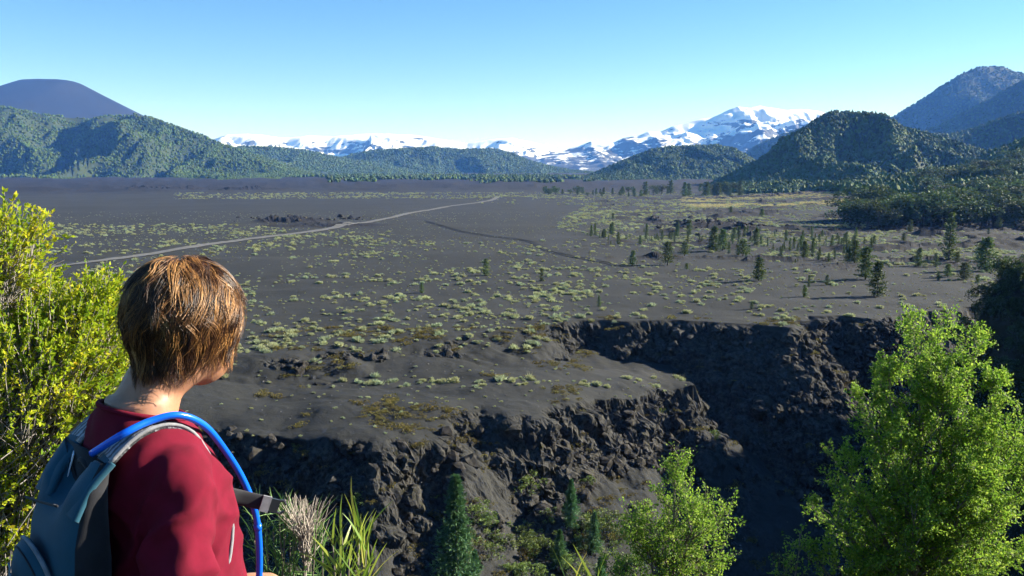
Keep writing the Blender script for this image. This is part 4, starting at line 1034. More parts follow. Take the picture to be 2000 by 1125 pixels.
# ------------------------------------------------------------------ foreground trees, bush and spiky plants
M_LEAF = leaf_mat('beech_leaves', [(.065, .15, .016), (.17, .31, .03), (.33, .46, .055), (.48, .56, .11)], .44, .6, .22)
M_TWIG = noise_mat('twig_bark', (.10, .085, .065), (.24, .21, .17), 12, 5, lo=.3, hi=.7)
def leafy_tree(name, base, leaders, label, seed, lmax=1.6, leaf=.055, prim=17, sec=9, per=11, root_z=None):
    """leaders: world-space tips; every leader carries branches, twigs and leaves"""
    r = np.random.default_rng(seed); base = np.asarray(base, float)
    e = bpy.data.objects.new(name, None); COL.objects.link(e); e.location = base
    wood = MB(); LP, LD, LT = [], [], []; TW = []
    main = np.asarray(leaders[0][0], float)
    Hm = main[2] - base[2]
    for li, (tip, lm, s0) in enumerate(leaders):
        tip = np.asarray(tip, float)
        st = base if li == 0 else base + (main - base) * s0 + [0, 0, 0]
        mid = st + (tip - st) * .5 + np.array([0, 0, .06 * np.linalg.norm(tip - st)]) * (li > 0) + r.normal(size=3) * .08
        t = np.linspace(0, 1, 14)[:, None]
        C = st * (1 - t) ** 2 + 2 * mid * t * (1 - t) + tip * t ** 2
        C[1:-1] += r.normal(size=(12, 3)) * .025
        r0 = .012 * Hm if li == 0 else .007 * Hm
        tube(wood, C - base, np.linspace(r0, .006, 14), 7)
        Lr = np.linalg.norm(tip - st); f0 = .30 if li == 0 else .12
        for k in range(int(prim * (1 if li == 0 else max(.35, Lr / 6)))):
            s = f0 + (1 - f0) * ((k + r.random()) / prim if li == 0 else r.random()) ** .85
            s = min(s, .995)
            q = s * 13; i = min(int(q), 12); p = C[i] * (1 - (q - i)) + C[i + 1] * (q - i)
            a = k * 2.4 + r.random() * .9
            el = .35 + .65 * s + .25 * r.normal()
            d = np.array([math.cos(a) * math.cos(el), math.sin(a) * math.cos(el), math.sin(el)])
            L = lm * ((1 - s) ** .62 + .16) * (.65 + .55 * r.random())
            tt = np.linspace(0, 1, 7)[:, None]
            B = p + d * tt * L + np.array([0, 0, .18]) * L * tt ** 2 + np.cumsum(r.normal(size=(7, 3)) * .018 * L, 0) * tt
            tube(wood, B - base, np.linspace(.012 * L + .004, .003, 7), 5)
            for j in range(int(sec * (.6 + .5 * L))):
                s2 = .18 + .82 * (j + r.random()) / max(1, int(sec * (.6 + .5 * L)))
                q2 = min(s2, .99) * 6; i2 = int(q2); p2 = B[i2] * (1 - (q2 - i2)) + B[i2 + 1] * (q2 - i2)
                d2 = unit(d * .7 + r.normal(size=3) * .62 + np.array([0, 0, .22]))
                L2 = (.18 + .40 * r.random()) * (1.1 - .55 * s2) * min(1.0, .4 + L)
                E = p2 + d2 * L2
                TW.append(np.array([p2, (p2 + E) / 2 + r.normal(size=3) * .015, E]) - base)
                n = int(per * (.7 + .8 * L2 / .4))
                w = (r.random(n) ** .8)[:, None]
                LP.append(p2 + (E - p2) * w + r.normal(size=(n, 3)) * .028); LD.append(unit(d2 * .7 + r.normal(size=(n, 3)) * .8 + [0, 0, .1]))
                LT.append(np.clip(r.normal(.42 + .25 * (r.random() - .5), .2, n), 0, 1))
    LP = np.concatenate(LP) - base; LD = np.concatenate(LD); LT = np.concatenate(LT)
    many_tubes(wood, np.array(TW), [.005, .0035, .0015])
    link('trunk', wood.build('trunk', M_TWIG), e)
    link('crown', leaf_mesh('crown', [leaves(LP, LD, leaf * (.6 + .7 * r.random(len(LP))), .62, r, LT, fold=.08)], M_LEAF), e)
    print(name, 'leaves', len(LP))
    return tag(e, label, 'tree')
def tip(u, v, d): return at_y(u, v + 28, d)
bx = at_y(1835, 900, 15.0); bz = Hs(bx[0], 15.0)
leafy_tree('beech_tree', (bx[0], 15.0, bz - .1), [(tip(1800, 628, 15), 2.3, 0), (tip(1905, 632, 15.3), 1.5, .42), (tip(1740, 700, 14.4), 1.4, .40), (tip(1985, 810, 14.6), 1.6, .35), (tip(1650, 880, 14.5), 1.5, .36), (tip(1600, 960, 14.8), 1.4, .32), (tip(1575, 1060, 14.6), 1.2, .28), (tip(1900, 900, 13.8), 1.4, .35), (tip(1960, 960, 14.2), 1.4, .3), (tip(1780, 960, 13.6), 1.3, .32), (tip(1850, 690, 14.6), 1.2, .42), (tip(1690, 745, 15.2), 1.1, .42), (tip(1955, 720, 15), 1.2, .42), (tip(2040, 860, 15.2), 1.5, .35)],
           'big bright green leafy tree rising at the lower right', 801, 2.2, .055, 33, 11, 20)
bx = at_y(1325, 1000, 12.0); bz = Hs(bx[0], 12.0)
leafy_tree('beech_tree', (bx[0], 12.0, bz - .1), [(tip(1318, 880, 12), 1.15, 0), (tip(1412, 975, 12.2), .8, .55), (tip(1232, 1020, 11.8), .8, .52), (tip(1350, 960, 11.6), .8, .55), (tip(1265, 985, 12.2), .7, .55), (tip(1390, 1060, 11.7), .8, .48), (tip(1190, 1085, 11.8), .6, .46)],
           'small slender leafy tree left of the big green tree', 802, 1.15, .040, 30, 11, 18)
bx = at_y(1545, 1080, 14.0); bz = Hs(bx[0], 14.0)
leafy_tree('beech_tree', (bx[0], 14.0, bz - .1), [(tip(1562, 1010, 14), .6, 0), (tip(1530, 1075, 14), .5, .6)], 'little leafy tree between the two green trees at the bottom', 803, .6, .05, 16, 7, 9)

# bush at the left edge: shoots packed with small leaves
M_BUSH = leaf_mat('bush_leaves', [(.14, .25, .012), (.34, .43, .02), (.55, .54, .03), (.60, .40, .03)], .5, .6, .2)
M_DEAD = noise_mat('grey_twig', (.12, .105, .095), (.32, .285, .265), 25, 4, lo=.3, hi=.7)
def bush():
    r = np.random.default_rng(811)
    base = np.array([-2.1, 2.75, 0]); base[2] = Hs(base[0], base[1])
    e = bpy.data.objects.new('bush', None); COL.objects.link(e); e.location = base
    D0 = 2.6; k = D0 / FPX
    lob = [(2, 498, 2.6, 78, 82), (-20, 580, 2.7, 115, 80), (120, 715, 2.55, 120, 130), (40, 780, 2.5, 190, 150), (180, 700, 2.6, 70, 100), (185, 615, 2.65, 50, 55), (120, 880, 2.55, 120, 110), (20, 950, 2.5, 110, 85), (-140, 640, 2.7, 180, 200), (-150, 900, 2.6, 170, 150), (60, 640, 2.75, 130, 80), (215, 790, 2.65, 45, 85), (20, 1040, 2.5, 90, 70), (-60, 1090, 2.5, 130, 90), (70, 1000, 2.6, 90, 70)]
    wood = MB(); LP, LD, LT = [], [], []; TW = []
    for (u, v, d, ru, rv) in lob:
        c = at_y(u, v, d); rx, rz = ru * k, rv * k; ry = min(.28, (rx + rz) / 2)
        nt_ = int(1500 * (rx * rz + .015) / .1 * .42) + 24
        # main branches into the lobe
        for q in range(2):
            g = c + np.clip(r.normal(size=3), -1.2, 1.2) * np.array([rx, ry, rz]) * .3
            m_ = (base + g) / 2 + r.normal(size=3) * .06
            t = np.linspace(0, 1, 8)[:, None]
            tube(wood, base * (1 - t) ** 2 + 2 * m_ * t * (1 - t) + g * t ** 2 - base, np.linspace(.009, .003, 8), 5)
        s = unit(r.normal(size=(nt_, 3))); rad = r.random(nt_) ** .33
        T = c + s * rad[:, None] * np.array([rx, ry, rz])
        core = c - np.array([.05, 0, rz * .55])
        for t_ in range(nt_):
            d_ = unit((T[t_] - core) * .8 + np.array([.12, 0, .35]) * .3 + r.normal(size=3) * .06)
            Ls = .05 + .06 * r.random()
            a0 = T[t_] - d_ * (.10 + .16 * r.random()) + r.normal(size=3) * .02
            TW.append(np.array([a0, (a0 + T[t_]) / 2 + r.normal(size=3) * .006, T[t_], T[t_] + d_ * Ls]) - base)
            n = 18
            w = r.random(n)[:, None] ** .8
            LP.append(T[t_] + d_ * w * Ls); LD.append(unit(d_ * .9 + r.normal(size=(n, 3)) * .55)); hue = .38 + .22 * fbm(*[np.array([z_ * 9]) for z_ in T[t_]], 812, 2)[0] + .12 * r.normal()
            LT.append(np.clip(hue + .16 * r.normal(size=n), 0, 1))
    LP = np.concatenate(LP) - base; LD = np.concatenate(LD); LT = np.concatenate(LT)
    many_tubes(wood, np.array(TW), [.0019, .0016, .0012, .0007])
    link('branches', wood.build('branches', M_DEAD), e)
    link('leaves', leaf_mesh('leaves', [leaves(LP, LD, 0.0138 * (.5 + 1.0 * r.random(len(LP))), .55, r, LT, fold=.05)], M_BUSH), e)
    print('bush leaves', len(LP))
    tag(e, 'bright yellow-green small-leaved bush behind the walker at the left', 'bush')
bush()

M_SPIKE = leaf_mat('spike_leaves', [(.06, .13, .02), (.17, .27, .03), (.34, .38, .06), (.50, .36, .06)], .35, .4, .4)
M_FINE = leaf_mat('fine_leaves', [(.06, .14, .03), (.13, .25, .06), (.24, .34, .10)], .35, .45, .3)
def spiky(name, u0, d, tops, label, seed, n=26, L=.17, W=.0065, mat=None, dead=0, spread=.5):
    """stems from one foot; long narrow leaves along the upper part of each stem"""
    r = np.random.default_rng(seed); mat = mat or M_SPIKE
    b = at_y(u0, 1125, d); b[2] = Hs(b[0], b[1])
    e = bpy.data.objects.new(name, None); COL.objects.link(e); e.location = b
    wood = MB(); parts = []
    for (u, v, dd) in tops:
        g = at_y(u, v, d + dd); m_ = (b + g) / 2 + np.array([0, 0, .1]) * 0 + r.normal(size=3) * .03
        t = np.linspace(0, 1, 9)[:, None]; C = b * (1 - t) ** 2 + 2 * m_ * t * (1 - t) + g * t ** 2 - b
        tube(wood, C, np.linspace(.006, .0015, 9), 5)
        up = unit(C[-1] - C[-3])
        ln = np.linalg.norm(C[-1])
        w = 1 - (r.random(n) ** 1.3) * .5
        i = np.clip((w * 8).astype(int), 0, 7); f = (w * 8 - i)[:, None]
        P = C[i] * (1 - f) + C[i + 1] * f
        D = unit(up + r.normal(size=(n, 3)) * spread)
        parts.append(blades(P, D, L * (.55 + .7 * r.random(n)), W * (.7 + .6 * r.random(n)), r, np.clip(r.normal(.4, .2, n), 0, 1), .22, 4))
    link('stems', wood.build('stems', M_TWIG), e)
    link('leaves', leaf_mesh('leaves', parts, mat, True), e)
    return e, b
e1, b1 = spiky('spiky_shrub', 560, 1.95, [(520 + 9.5 * k + 5 * math.sin(k * 7), 1010 + 16 * math.sin(k * 2.3) + abs(560 - (520 + 9.5 * k)) * .4, .10 * math.sin(k * 3.1)) for k in range(-2, 12)], '', 821, 60, .085, .0030, M_FINE, spread=.55)
tag(e1, 'fine-leaved green shrub with a dry grey seed head beside the blue tube', 'shrub')
r = np.random.default_rng(822); dry = MB()          # the dry branching head
for k in range(120):
    g = at_y(590 + 26 * r.normal(), 960 + 34 * r.random() + 40 * r.random() ** 2, 1.93 + .05 * r.normal())
    s = at_y(598 + 5 * r.normal(), 1085 + 40 * r.random() - 60 * r.random(), 1.93 + .02 * r.normal())
    m_ = (s + g) / 2 + np.array([(s[0] - g[0]) * .2, 0, -.01]) + r.normal(size=3) * .006
    tube(dry, np.array([s, (s + m_) / 2 + (m_ - s) * .1, m_, (m_ + g) / 2, g]) - b1, [.0016, .0013, .0011, .0009, .0005], 3, cap=False)
for k in range(4):
    tube(dry, np.array([[.01 * k - .02, 0, 0], at_y(596, 1120, 1.93) - b1, at_y(596 + 3 * k, 1060, 1.93) - b1]), [.005, .004, .002], 5)
link('dry_seed_head', dry.build('dry_seed_head', noise_mat('dry_stalk', (.22, .18, .15), (.46, .40, .34), 30, 3)), e1)
e2, b2 = spiky('spiky_shrub', 668, 1.85, [(650, 1062, 0), (668, 1050, .03), (682, 1092, -.05), (700, 1065, .02), (715, 1075, -.03), (722, 1100, .05), (665, 1110, -.04), (705, 1120, -.06), (650, 1115, .03), (702, 1030, .03)], '', 823, 24, .12, .0065, spread=.34)
tag(e2, 'spiky shrub with long yellow-green leaves right of the dry seed head', 'shrub')
e3, b3 = spiky('spiky_shrub', 1140, 1.85, [(1120, 1140, 0), (1140, 1150, .03), (1165, 1135, -.03), (1135, 1170, -.05), (1170, 1165, .04)], '', 824, 18, .12, .0065, spread=.42)
tag(e3, 'spiky yellow-tipped shrub cut off by the bottom edge', 'shrub')
# ------------------------------------------------------------------ the walker and her backpack
YAW = R(-46)
DK = 1.50 / 1.30
HEADW = at_y(366, 632, 1.50)                         # centre of the head in the world
f_ = np.array([-math.sin(YAW), math.cos(YAW), 0]); r_ = np.array([math.cos(YAW), math.sin(YAW), 0])
PB = HEADW - f_ * .062; PB[2] = HEADW[2] - 1.505      # foot point
def LOC(u, v, d):
    """pixel at a distance -> the walker's own coordinates"""
    w = at_y(u, v, d * DK) - PB
    return np.array([w @ r_, w @ f_, w[2]])

def tmat_cloth(name, col, col2, scale, bump, bscale, rough=.85, sheen=.3, bdist=.0015):
    return noise_mat(name, col, col2, scale, 5, rough, .25, bump, bscale, bdist, lo=.3, hi=.7, sheen=sheen)
M_SKIN = noise_mat('skin', (.36, .17, .095), (.44, .22, .13), 40, 6, .5, .4, .15, 300, .0006, lo=.3, hi=.7)
M_SKIN.node_tree.nodes['Principled BSDF'].inputs['Subsurface Weight'].default_value = .15
M_SKIN.node_tree.nodes['Principled BSDF'].inputs['Subsurface Radius'].default_value = (.01, .004, .002)
M_SHIRT = tmat_cloth('red_fleece', (.105, .0018, .012), (.15, .0026, .018), 30, .35, 900, .95, .0)
M_TROUS = tmat_cloth('grey_trousers', (.05, .05, .05), (.07, .07, .065), 30, .3, 700)
M_BOOT = tmat_cloth('boot', (.05, .04, .03), (.08, .06, .045), 20, .3, 200)

def capsule(mb, pts, rads, sides=16):
    """closed tapered limb through pts with round ends"""
    pts = [np.asarray(p, float) for p in pts]
    P, Rr = [], []
    d0 = unit(pts[1] - pts[0]); d1 = unit(pts[-1] - pts[-2])
    for a in (-.98, -.8, -.45): P.append(pts[0] + d0 * rads[0] * a); Rr.append(rads[0] * math.sqrt(1 - a * a))
    for k in range(len(pts) - 1):
        for t in np.linspace(0, 1, 6)[:-1]:
            P.append(pts[k] * (1 - t) + pts[k + 1] * t); Rr.append(rads[k] * (1 - t) + rads[k + 1] * t)
    P.append(pts[-1]); Rr.append(rads[-1])
    for a in (.45, .8, .98): P.append(pts[-1] + d1 * rads[-1] * a); Rr.append(rads[-1] * math.sqrt(1 - a * a))
    tube(mb, P, Rr, sides)
def ellipsoid(mb, c, rad, n=20):
    th = np.linspace(.02, math.pi - .02, n // 2 + 2)
    a = np.arange(n) * 2 * math.pi / n
    V = np.concatenate([np.column_stack([math.sin(t) * np.cos(a), math.sin(t) * np.sin(a), np.full(n, math.cos(t))]) for t in th]) * np.asarray(rad) + np.asarray(c)
    F = []
    for i in range(len(th) - 1):
        for k in range(n): F.append((i * n + k, (i + 1) * n + k, (i + 1) * n + (k + 1) % n, i * n + (k + 1) % n))
    mb.add(V, F)
    b = mb.n - len(V)
    mb.F.setdefault(n, []).append(np.array([list(range(n)), [(len(th) - 1) * n + k for k in range(n)][::-1]]) + b); mb.M.setdefault(n, []).append(np.zeros(2, int))
def loft(mb, secs, n=28, power=2.3):
    """secs: (z, half width, half depth, y offset)"""
    zs = np.array([s[0] for s in secs]); A = np.array(secs)
    zz = np.linspace(zs[0], zs[-1], 40); a = np.arange(n) * 2 * math.pi / n
    V = []
    for z in zz:
        w, d, y = [np.interp(z, zs, A[:, k]) for k in (1, 2, 3)]
        c, s = np.cos(a), np.sin(a)
        V.append(np.column_stack([np.sign(c) * np.abs(c) ** (2 / power) * w, y + np.sign(s) * np.abs(s) ** (2 / power) * d, np.full(n, z)]))
    F = [(i * n + k, i * n + (k + 1) % n, (i + 1) * n + (k + 1) % n, (i + 1) * n + k) for i in range(39) for k in range(n)]
    mb.add(np.concatenate(V), F); b = mb.n - 40 * n
    mb.F.setdefault(n, []).append(np.array([list(range(n))[::-1], [39 * n + k for k in range(n)]]) + b); mb.M.setdefault(n, []).append(np.zeros(2, int))

def fuse(mb, name, mat, voxel=.008, smooth=6):
    """weld overlapping closed shapes into one continuous skin"""
    me = mb.build(name, mat)
    o = bpy.data.objects.new(name + '_tmp', me); COL.objects.link(o)
    m = o.modifiers.new('r', 'REMESH'); m.mode = 'VOXEL'; m.voxel_size = voxel; m.use_smooth_shade = True
    if smooth:
        s = o.modifiers.new('s', 'SMOOTH'); s.factor = .5; s.iterations = smooth
    dg = bpy.context.evaluated_depsgraph_get()
    out = bpy.data.meshes.new_from_object(o.evaluated_get(dg)); out.name = name
    bpy.data.objects.remove(o); 
    if not out.materials: out.materials.append(mat)
    return out
def get_co(me):
    c = np.empty(len(me.vertices) * 3, np.float32); me.vertices.foreach_get('co', c); return c.reshape(-1, 3).astype(float)
def get_no(me):
    c = np.empty(len(me.vertices) * 3, np.float32); me.vertices.foreach_get('normal', c); return c.reshape(-1, 3).astype(float)
def set_co(me, c): me.vertices.foreach_set('co', c.astype(np.float32).ravel()); me.update()
def cut(me, keepf):
    """drop faces whose vertices are not kept"""
    c = get_co(me); kp = keepf(c)
    bm = bmesh.new(); bm.from_mesh(me); bm.verts.ensure_lookup_table()
    bmesh.ops.delete(bm, geom=[v for v in bm.verts if not kp[v.index]], context='VERTS')
    bm.to_mesh(me); bm.free(); me.update()

person = bpy.data.objects.new('person', None); COL.objects.link(person)
person.location = PB; person.rotation_euler[2] = YAW; person.empty_display_size = .2
tag(person, 'person with short brown hair in a dark red top looking over the plain', 'person')

HC = np.array([0.0, .062, 1.505])                     # head centre
HY = R(27)                                            # head turned a little further right
hr = Matrix.Rotation(HY, 3, 'Z') @ Matrix.Rotation(R(-3), 3, 'Y') @ Matrix.Rotation(R(-4), 3, 'X')
HR = np.array(hr)
def hp(x, y, z): return HC + HR @ np.array([x, y, z])
SHO = np.array([.122, -.015, 1.270])
RARM = [SHO, np.array([.205, -.065, 1.02]), LOC(515, 1225, 1.34)]
LARM = [SHO * [-1, 1, 1], np.array([-.19, -.06, 1.00]), np.array([-.11, .17, .925])]
TORSO = [(.80, .160, .116, 0), (.93, .158, .112, .005), (1.05, .128, .096, .01), (1.14, .124, .092, .006), (1.20, .128, .092, -.002), (1.26, .130, .084, -.012), (1.30, .112, .072, -.022), (1.34, .078, .060, -.03), (1.39, .06, .056, -.028)]

def hand(mb, wrist, fwd, up, side):
    """palm, four curled fingers, thumb"""
    fwd, up = unit(fwd), unit(up); lat = np.cross(fwd, up) * side
    capsule(mb, [wrist, wrist + fwd * .035, wrist + fwd * .075], [.023, .030, .030], 12)
    capsule(mb, [wrist + fwd * .03 + lat * .022, wrist + fwd * .078 + lat * .026], [.020, .017], 10)
    capsule(mb, [wrist + fwd * .03 - lat * .022, wrist + fwd * .074 - lat * .030], [.020, .016], 10)
    for k, (o, l) in enumerate(((.032, .9), (.011, 1.0), (-.011, .95), (-.032, .76))):
        b = wrist + fwd * .082 + lat * o
        c1 = b + (fwd * .8 - up * .25) * .036 * l; c2 = c1 + (fwd * .1 - up * .95) * .026 * l; c3 = c2 + (-fwd * .75 - up * .5) * .02 * l
        capsule(mb, [b, c1, c2, c3], [.0095, .009, .0082, .0072], 9)
    t0 = wrist + fwd * .02 + lat * .034
    capsule(mb, [t0, t0 + fwd * .034 + lat * .016 - up * .006, t0 + fwd * .062 + lat * .006 - up * .018, t0 + fwd * .074 - lat * .008 - up * .022], [.014, .0115, .0098, .008], 9)

body = MB()
loft(body, [(z, w - .010, d - .010, y) if z < 1.35 else (z, w, d, y) for z, w, d, y in TORSO])
capsule(body, [(0, -.032, 1.34), (0, -.002, 1.41), hp(0, -.018, -.06)], [.060, .050, .051])
ellipsoid(body, hp(0, -.012, .022), (.076, .094, .094)); ellipsoid(body, hp(0, .03, -.045), (.058, .062, .072)); ellipsoid(body, hp(0, .066, -.088), (.028, .024, .022))
capsule(body, [hp(0, .088, .012), hp(0, .104, -.026)], [.008, .0125], 8)                     # nose
capsule(body, [hp(-.018, .092, -.062), hp(0, .097, -.060), hp(.018, .092, -.062)], [.006, .008, .006], 8)   # lips
for s in (-1, 1):
    ellipsoid(body, hp(s * .069, -.005, -.014), (.009, .016, .030), 12)                       # ears
    ellipsoid(body, hp(s * .030, .082, .020), (.017, .010, .012), 12)                         # eyelids
    capsule(body, [hp(s * .014, .092, .034), hp(s * .045, .082, .036)], [.006, .006], 8)      # brow
    capsule(body, [(s * .085, .005, .84), (s * .09, .015, .47), (s * .095, -.01, .09)], [.088, .056, .038])
    capsule(body, [(s * .095, -.02, .045), (s * .105, .13, .03)], [.036, .028])
for A, s in ((RARM, 1), (LARM, -1)):
    capsule(body, A, [.040, .036, .026]); capsule(body, [A[0] * [.45, 1, 1.0], A[0]], [.036, .038])
    hand(body, A[2], unit(A[2] - A[1]) + np.array([-.15 * s, .2, .1]), np.array([0, -.2, 1.0]), -s)
link('body', fuse(body, 'body', M_SKIN, .0075, 3), person)

# clothes follow the body a little outside it
sh = MB()
loft(sh, [(z, w + .012, d + .012, y) for z, w, d, y in TORSO[:-2]] + [(1.343, .090, .072, -.031), (1.372, .070, .065, -.030), (1.390, .064, .062, -.028)])
for s in (-1, 1): ellipsoid(sh, (s * .058, .058, 1.175), (.054, .044, .056))
for A in (RARM, LARM):
    e = A[2] + unit(A[1] - A[2]) * .02
    capsule(sh, [A[0] + [0, 0, .0], A[1], e], [.050, .047, .034]); capsule(sh, [A[0] * [.35, 1, 1.018], A[0] * [.92, 1, 1.003]], [.046, .047])
shirt = fuse(sh, 'shirt', M_SHIRT, .007, 10)
def neck_keep(c):
    wr = np.zeros(len(c), bool)
    for A in (RARM, LARM): wr |= ((c - A[2]) @ unit(A[2] - A[1]) > -.022) & (np.linalg.norm(c - A[2], axis=1) < .08)
    return ~wr & (c[:, 2] > .84)
cut(shirt, neck_keep)
bm = bmesh.new(); bm.from_mesh(shirt)                       # clean neckline
bmesh.ops.bisect_plane(bm, geom=bm.verts[:] + bm.edges[:] + bm.faces[:], plane_co=(0, -.02, 1.362), plane_no=(0, .28, 1), clear_outer=True)
bm.to_mesh(shirt); bm.free(); shirt.update()
c, n = get_co(shirt), get_no(shirt)
arm = np.minimum(np.linalg.norm(c - np.array([.17, -.01, 1.25]), axis=1), np.linalg.norm(c + np.array([.17, .01, -1.25]), axis=1))
fold = .012 * ridged(c[:, 0] * 9 + c[:, 2] * 5, c[:, 1] * 9 - c[:, 2] * 6, c[:, 2] * 6, 901, 2) * sstep(.02, .12, arm)
# pulled folds from the armpit over the shoulder blade
for A in (RARM, LARM):
    q = c - A[0]; t = q @ np.array([.25, -.35, .9]); k_ = q @ unit(np.array([-.8 * np.sign(A[0][0]), -.3, .45]))
    fold += .020 * (.55 - np.abs(np.sin(k_ * 52 + 1.6 * fbm(c[:, 0] * 12, c[:, 1] * 12, c[:, 2] * 12, 905, 2)))) * np.exp(-(np.linalg.norm(q + np.array([0, .02, .10]), axis=1) / .13) ** 2)
    ax = A[1] - A[0]; s_ = np.clip((q @ ax) / (ax @ ax), 0, 1); near_e = np.exp(-((s_ - 1) / .22) ** 2)
    fold += .006 * np.sin(s_ * 46 + 3 * fbm(c[:, 0] * 14, c[:, 1] * 14, c[:, 2] * 14, 903, 2)) * near_e * (np.linalg.norm(q - s_[:, None] * ax, axis=1) < .09)
fold += .004 * fbm(c[:, 0] * 16, c[:, 1] * 16, c[:, 2] * 12, 902, 3)
fold = np.clip(fold, -.004, .024) * sstep(1.365, 1.335, c[:, 2] + .28 * (c[:, 1] + .02))
set_co(shirt, c + n * fold[:, None])
shirt_o = link('shirt', shirt, person)
# collar: a stitched band round the neck opening
mb = MB(); a = np.linspace(0, 2 * math.pi, 41)
cc = get_co(shirt); pl = np.abs(cc[:, 2] + .28 * (cc[:, 1] + .02) - 1.362) < .003
an = np.arctan2(cc[pl, 1] + .028, cc[pl, 0]); ro = np.hypot(cc[pl, 0], cc[pl, 1] + .028); o_ = np.argsort(an)
rr_s = np.interp(a, an[o_], ro[o_], period=2 * math.pi); rr_s = np.convolve(np.concatenate([rr_s[-5:-1], rr_s, rr_s[1:5]]), np.ones(5) / 5, 'same')[4:-4]; rr_s[-1] = rr_s[0]
ring = np.column_stack([rr_s * np.cos(a), -.028 + rr_s * np.sin(a), 1.363 - .28 * (-.008 + rr_s * np.sin(a))])
tube(mb, ring, .0048, 8, cap=False); link('collar', mb.build('collar', M_SHIRT), shirt_o)
tr = MB()
loft(tr, [(.80, .172, .126, 0), (.90, .172, .124, .004), (.97, .155, .115, .006)])
for s in (-1, 1): capsule(tr, [(s * .088, .005, .84), (s * .092, .015, .47), (s * .097, -.01, .10)], [.100, .070, .062])
link('trousers', fuse(tr, 'trousers', M_TROUS, .012, 5), person)
for s in (-1, 1):
    bt = MB(); capsule(bt, [(s * .095, -.025, .055), (s * .105, .14, .042)], [.05, .042]); capsule(bt, [(s * .097, -.01, .13), (s * .095, -.02, .06)], [.052, .052])
    bm_ = fuse(bt, 'boot', M_BOOT, .012, 4); c = get_co(bm_); c[:, 2] = np.maximum(c[:, 2], .003); set_co(bm_, c); link('boot', bm_, person)

# hair: a cap underneath and several thousand strands grouped into locks
def hair_mat():
    m, N, L, P = new_mat('brown_hair')
    at = N.new('ShaderNodeAttribute'); at.attribute_name = 'tint'
    rp = N.new('ShaderNodeValToRGB'); el = rp.color_ramp.elements
    for k, c in enumerate([(.012, .005, .003), (.042, .015, .006), (.16, .056, .018), (.56, .28, .085)]):
        if k > 1: el.new(.5)
        el[k].position = (0, .35, .7, 1)[k]; el[k].color = (*c, 1)
    L.new(at.outputs['Fac'], rp.inputs[0]); L.new(rp.outputs[0], P.inputs['Base Color'])
    P.inputs['Roughness'].default_value = .42; P.inputs['Specular IOR Level'].default_value = .5
    return m
M_HAIR = hair_mat()
rh = np.random.default_rng(931)
ER = np.array([.079, .098, .100])           # hair volume half sizes
def surf(th, ph, off):
    """th from the crown down, ph around (0 = front, +: right)"""
    lo = th > 1.571; sr = np.where(lo, np.maximum(np.sin(th), .88), np.sin(th)); zz_ = np.where(lo, -(th - 1.571) * .93, np.cos(th))
    x = sr * np.sin(ph); y = sr * np.cos(ph); z = zz_
    P = np.stack([x, y, z], -1) * (ER + off[..., None])
    nape = np.clip(-np.cos(ph), 0, 1) * np.clip((th - 1.45) / .9, 0, 1)          # tuck in towards the nape
    P[..., 1] += .002 * nape
    P[..., 0] *= 1 - .20 * np.clip((th - 1.6) / .95, 0, 1)
    P[..., 2] += .012 - .012 * np.clip((th - 1.7) / .6, 0, 1)
    P[..., 1] -= .010
    return P
NC, NS, K = 760, 15, 9
cph = rh.random(NC) * 2 * math.pi - math.pi
cth = np.arccos(1 - rh.random(NC) * 1.30) * .98
back = np.clip(-np.cos(cph), 0, 1)
tend = np.minimum(2.50, 2.12 + .34 * back + .20 * np.abs(np.sin(cph)) ** 2 + .09 * rh.normal(size=NC))
tend = np.where(np.cos(cph) > .72, np.minimum(tend, 1.35 + .3 * rh.random(NC)), tend)       # fringe
tl = np.minimum(tend, cth + .45 + .6 * rh.random(NC))
ctint = np.where(rh.random(NC) < .20, .78 + .2 * rh.random(NC), np.clip(rh.normal(.44, .18, NC), .04, .8))
sweep = .5 * rh.normal(size=NC) * .6 + .30
coff = .001 + .011 * rh.random(NC); wav = rh.random((NC, 3))
A = []; tint = []; rad = []
t = np.linspace(0, 1, K)
for k in range(NC):
    dth = rh.normal(size=(NS, 1)) * .05; dph = rh.normal(size=(NS, 1)) * .075
    conv = 1 - .62 * t                                             # locks gather towards their tips
    th = cth[k] + dth * conv + (tl[k] - cth[k]) * t + rh.normal(size=(NS, 1)) * .06 * t
    sn = np.maximum(np.sin(np.clip(th, .25, 2.9)), .25)
    ph = cph[k] + dph * conv / sn + sweep[k] * (t ** 1.4) * .55 + (.05 + .11 * wav[k, 0]) * np.sin(t * (3 + 4 * wav[k, 1]) + 6.28 * wav[k, 2]) + rh.normal(size=(NS, 1)) * .03 * t
    off = coff[k] * (1 - .3 * t) + .004 * np.sin(t * math.pi) + rh.random((NS, 1)) * .004 + (rh.random() < .4) * (.004 + .012 * rh.random()) * t ** 3 - .004 * (1 - t) ** 4
    P = surf(th, ph, np.broadcast_to(off, th.shape))
    A.append(P); tint.append(np.clip(ctint[k] + rh.normal(size=NS) * .12, 0, 1)); rad.append(.00032 + .0002 * rh.random(NS))
A = np.concatenate(A); tint = np.concatenate(tint); rad = np.concatenate(rad)
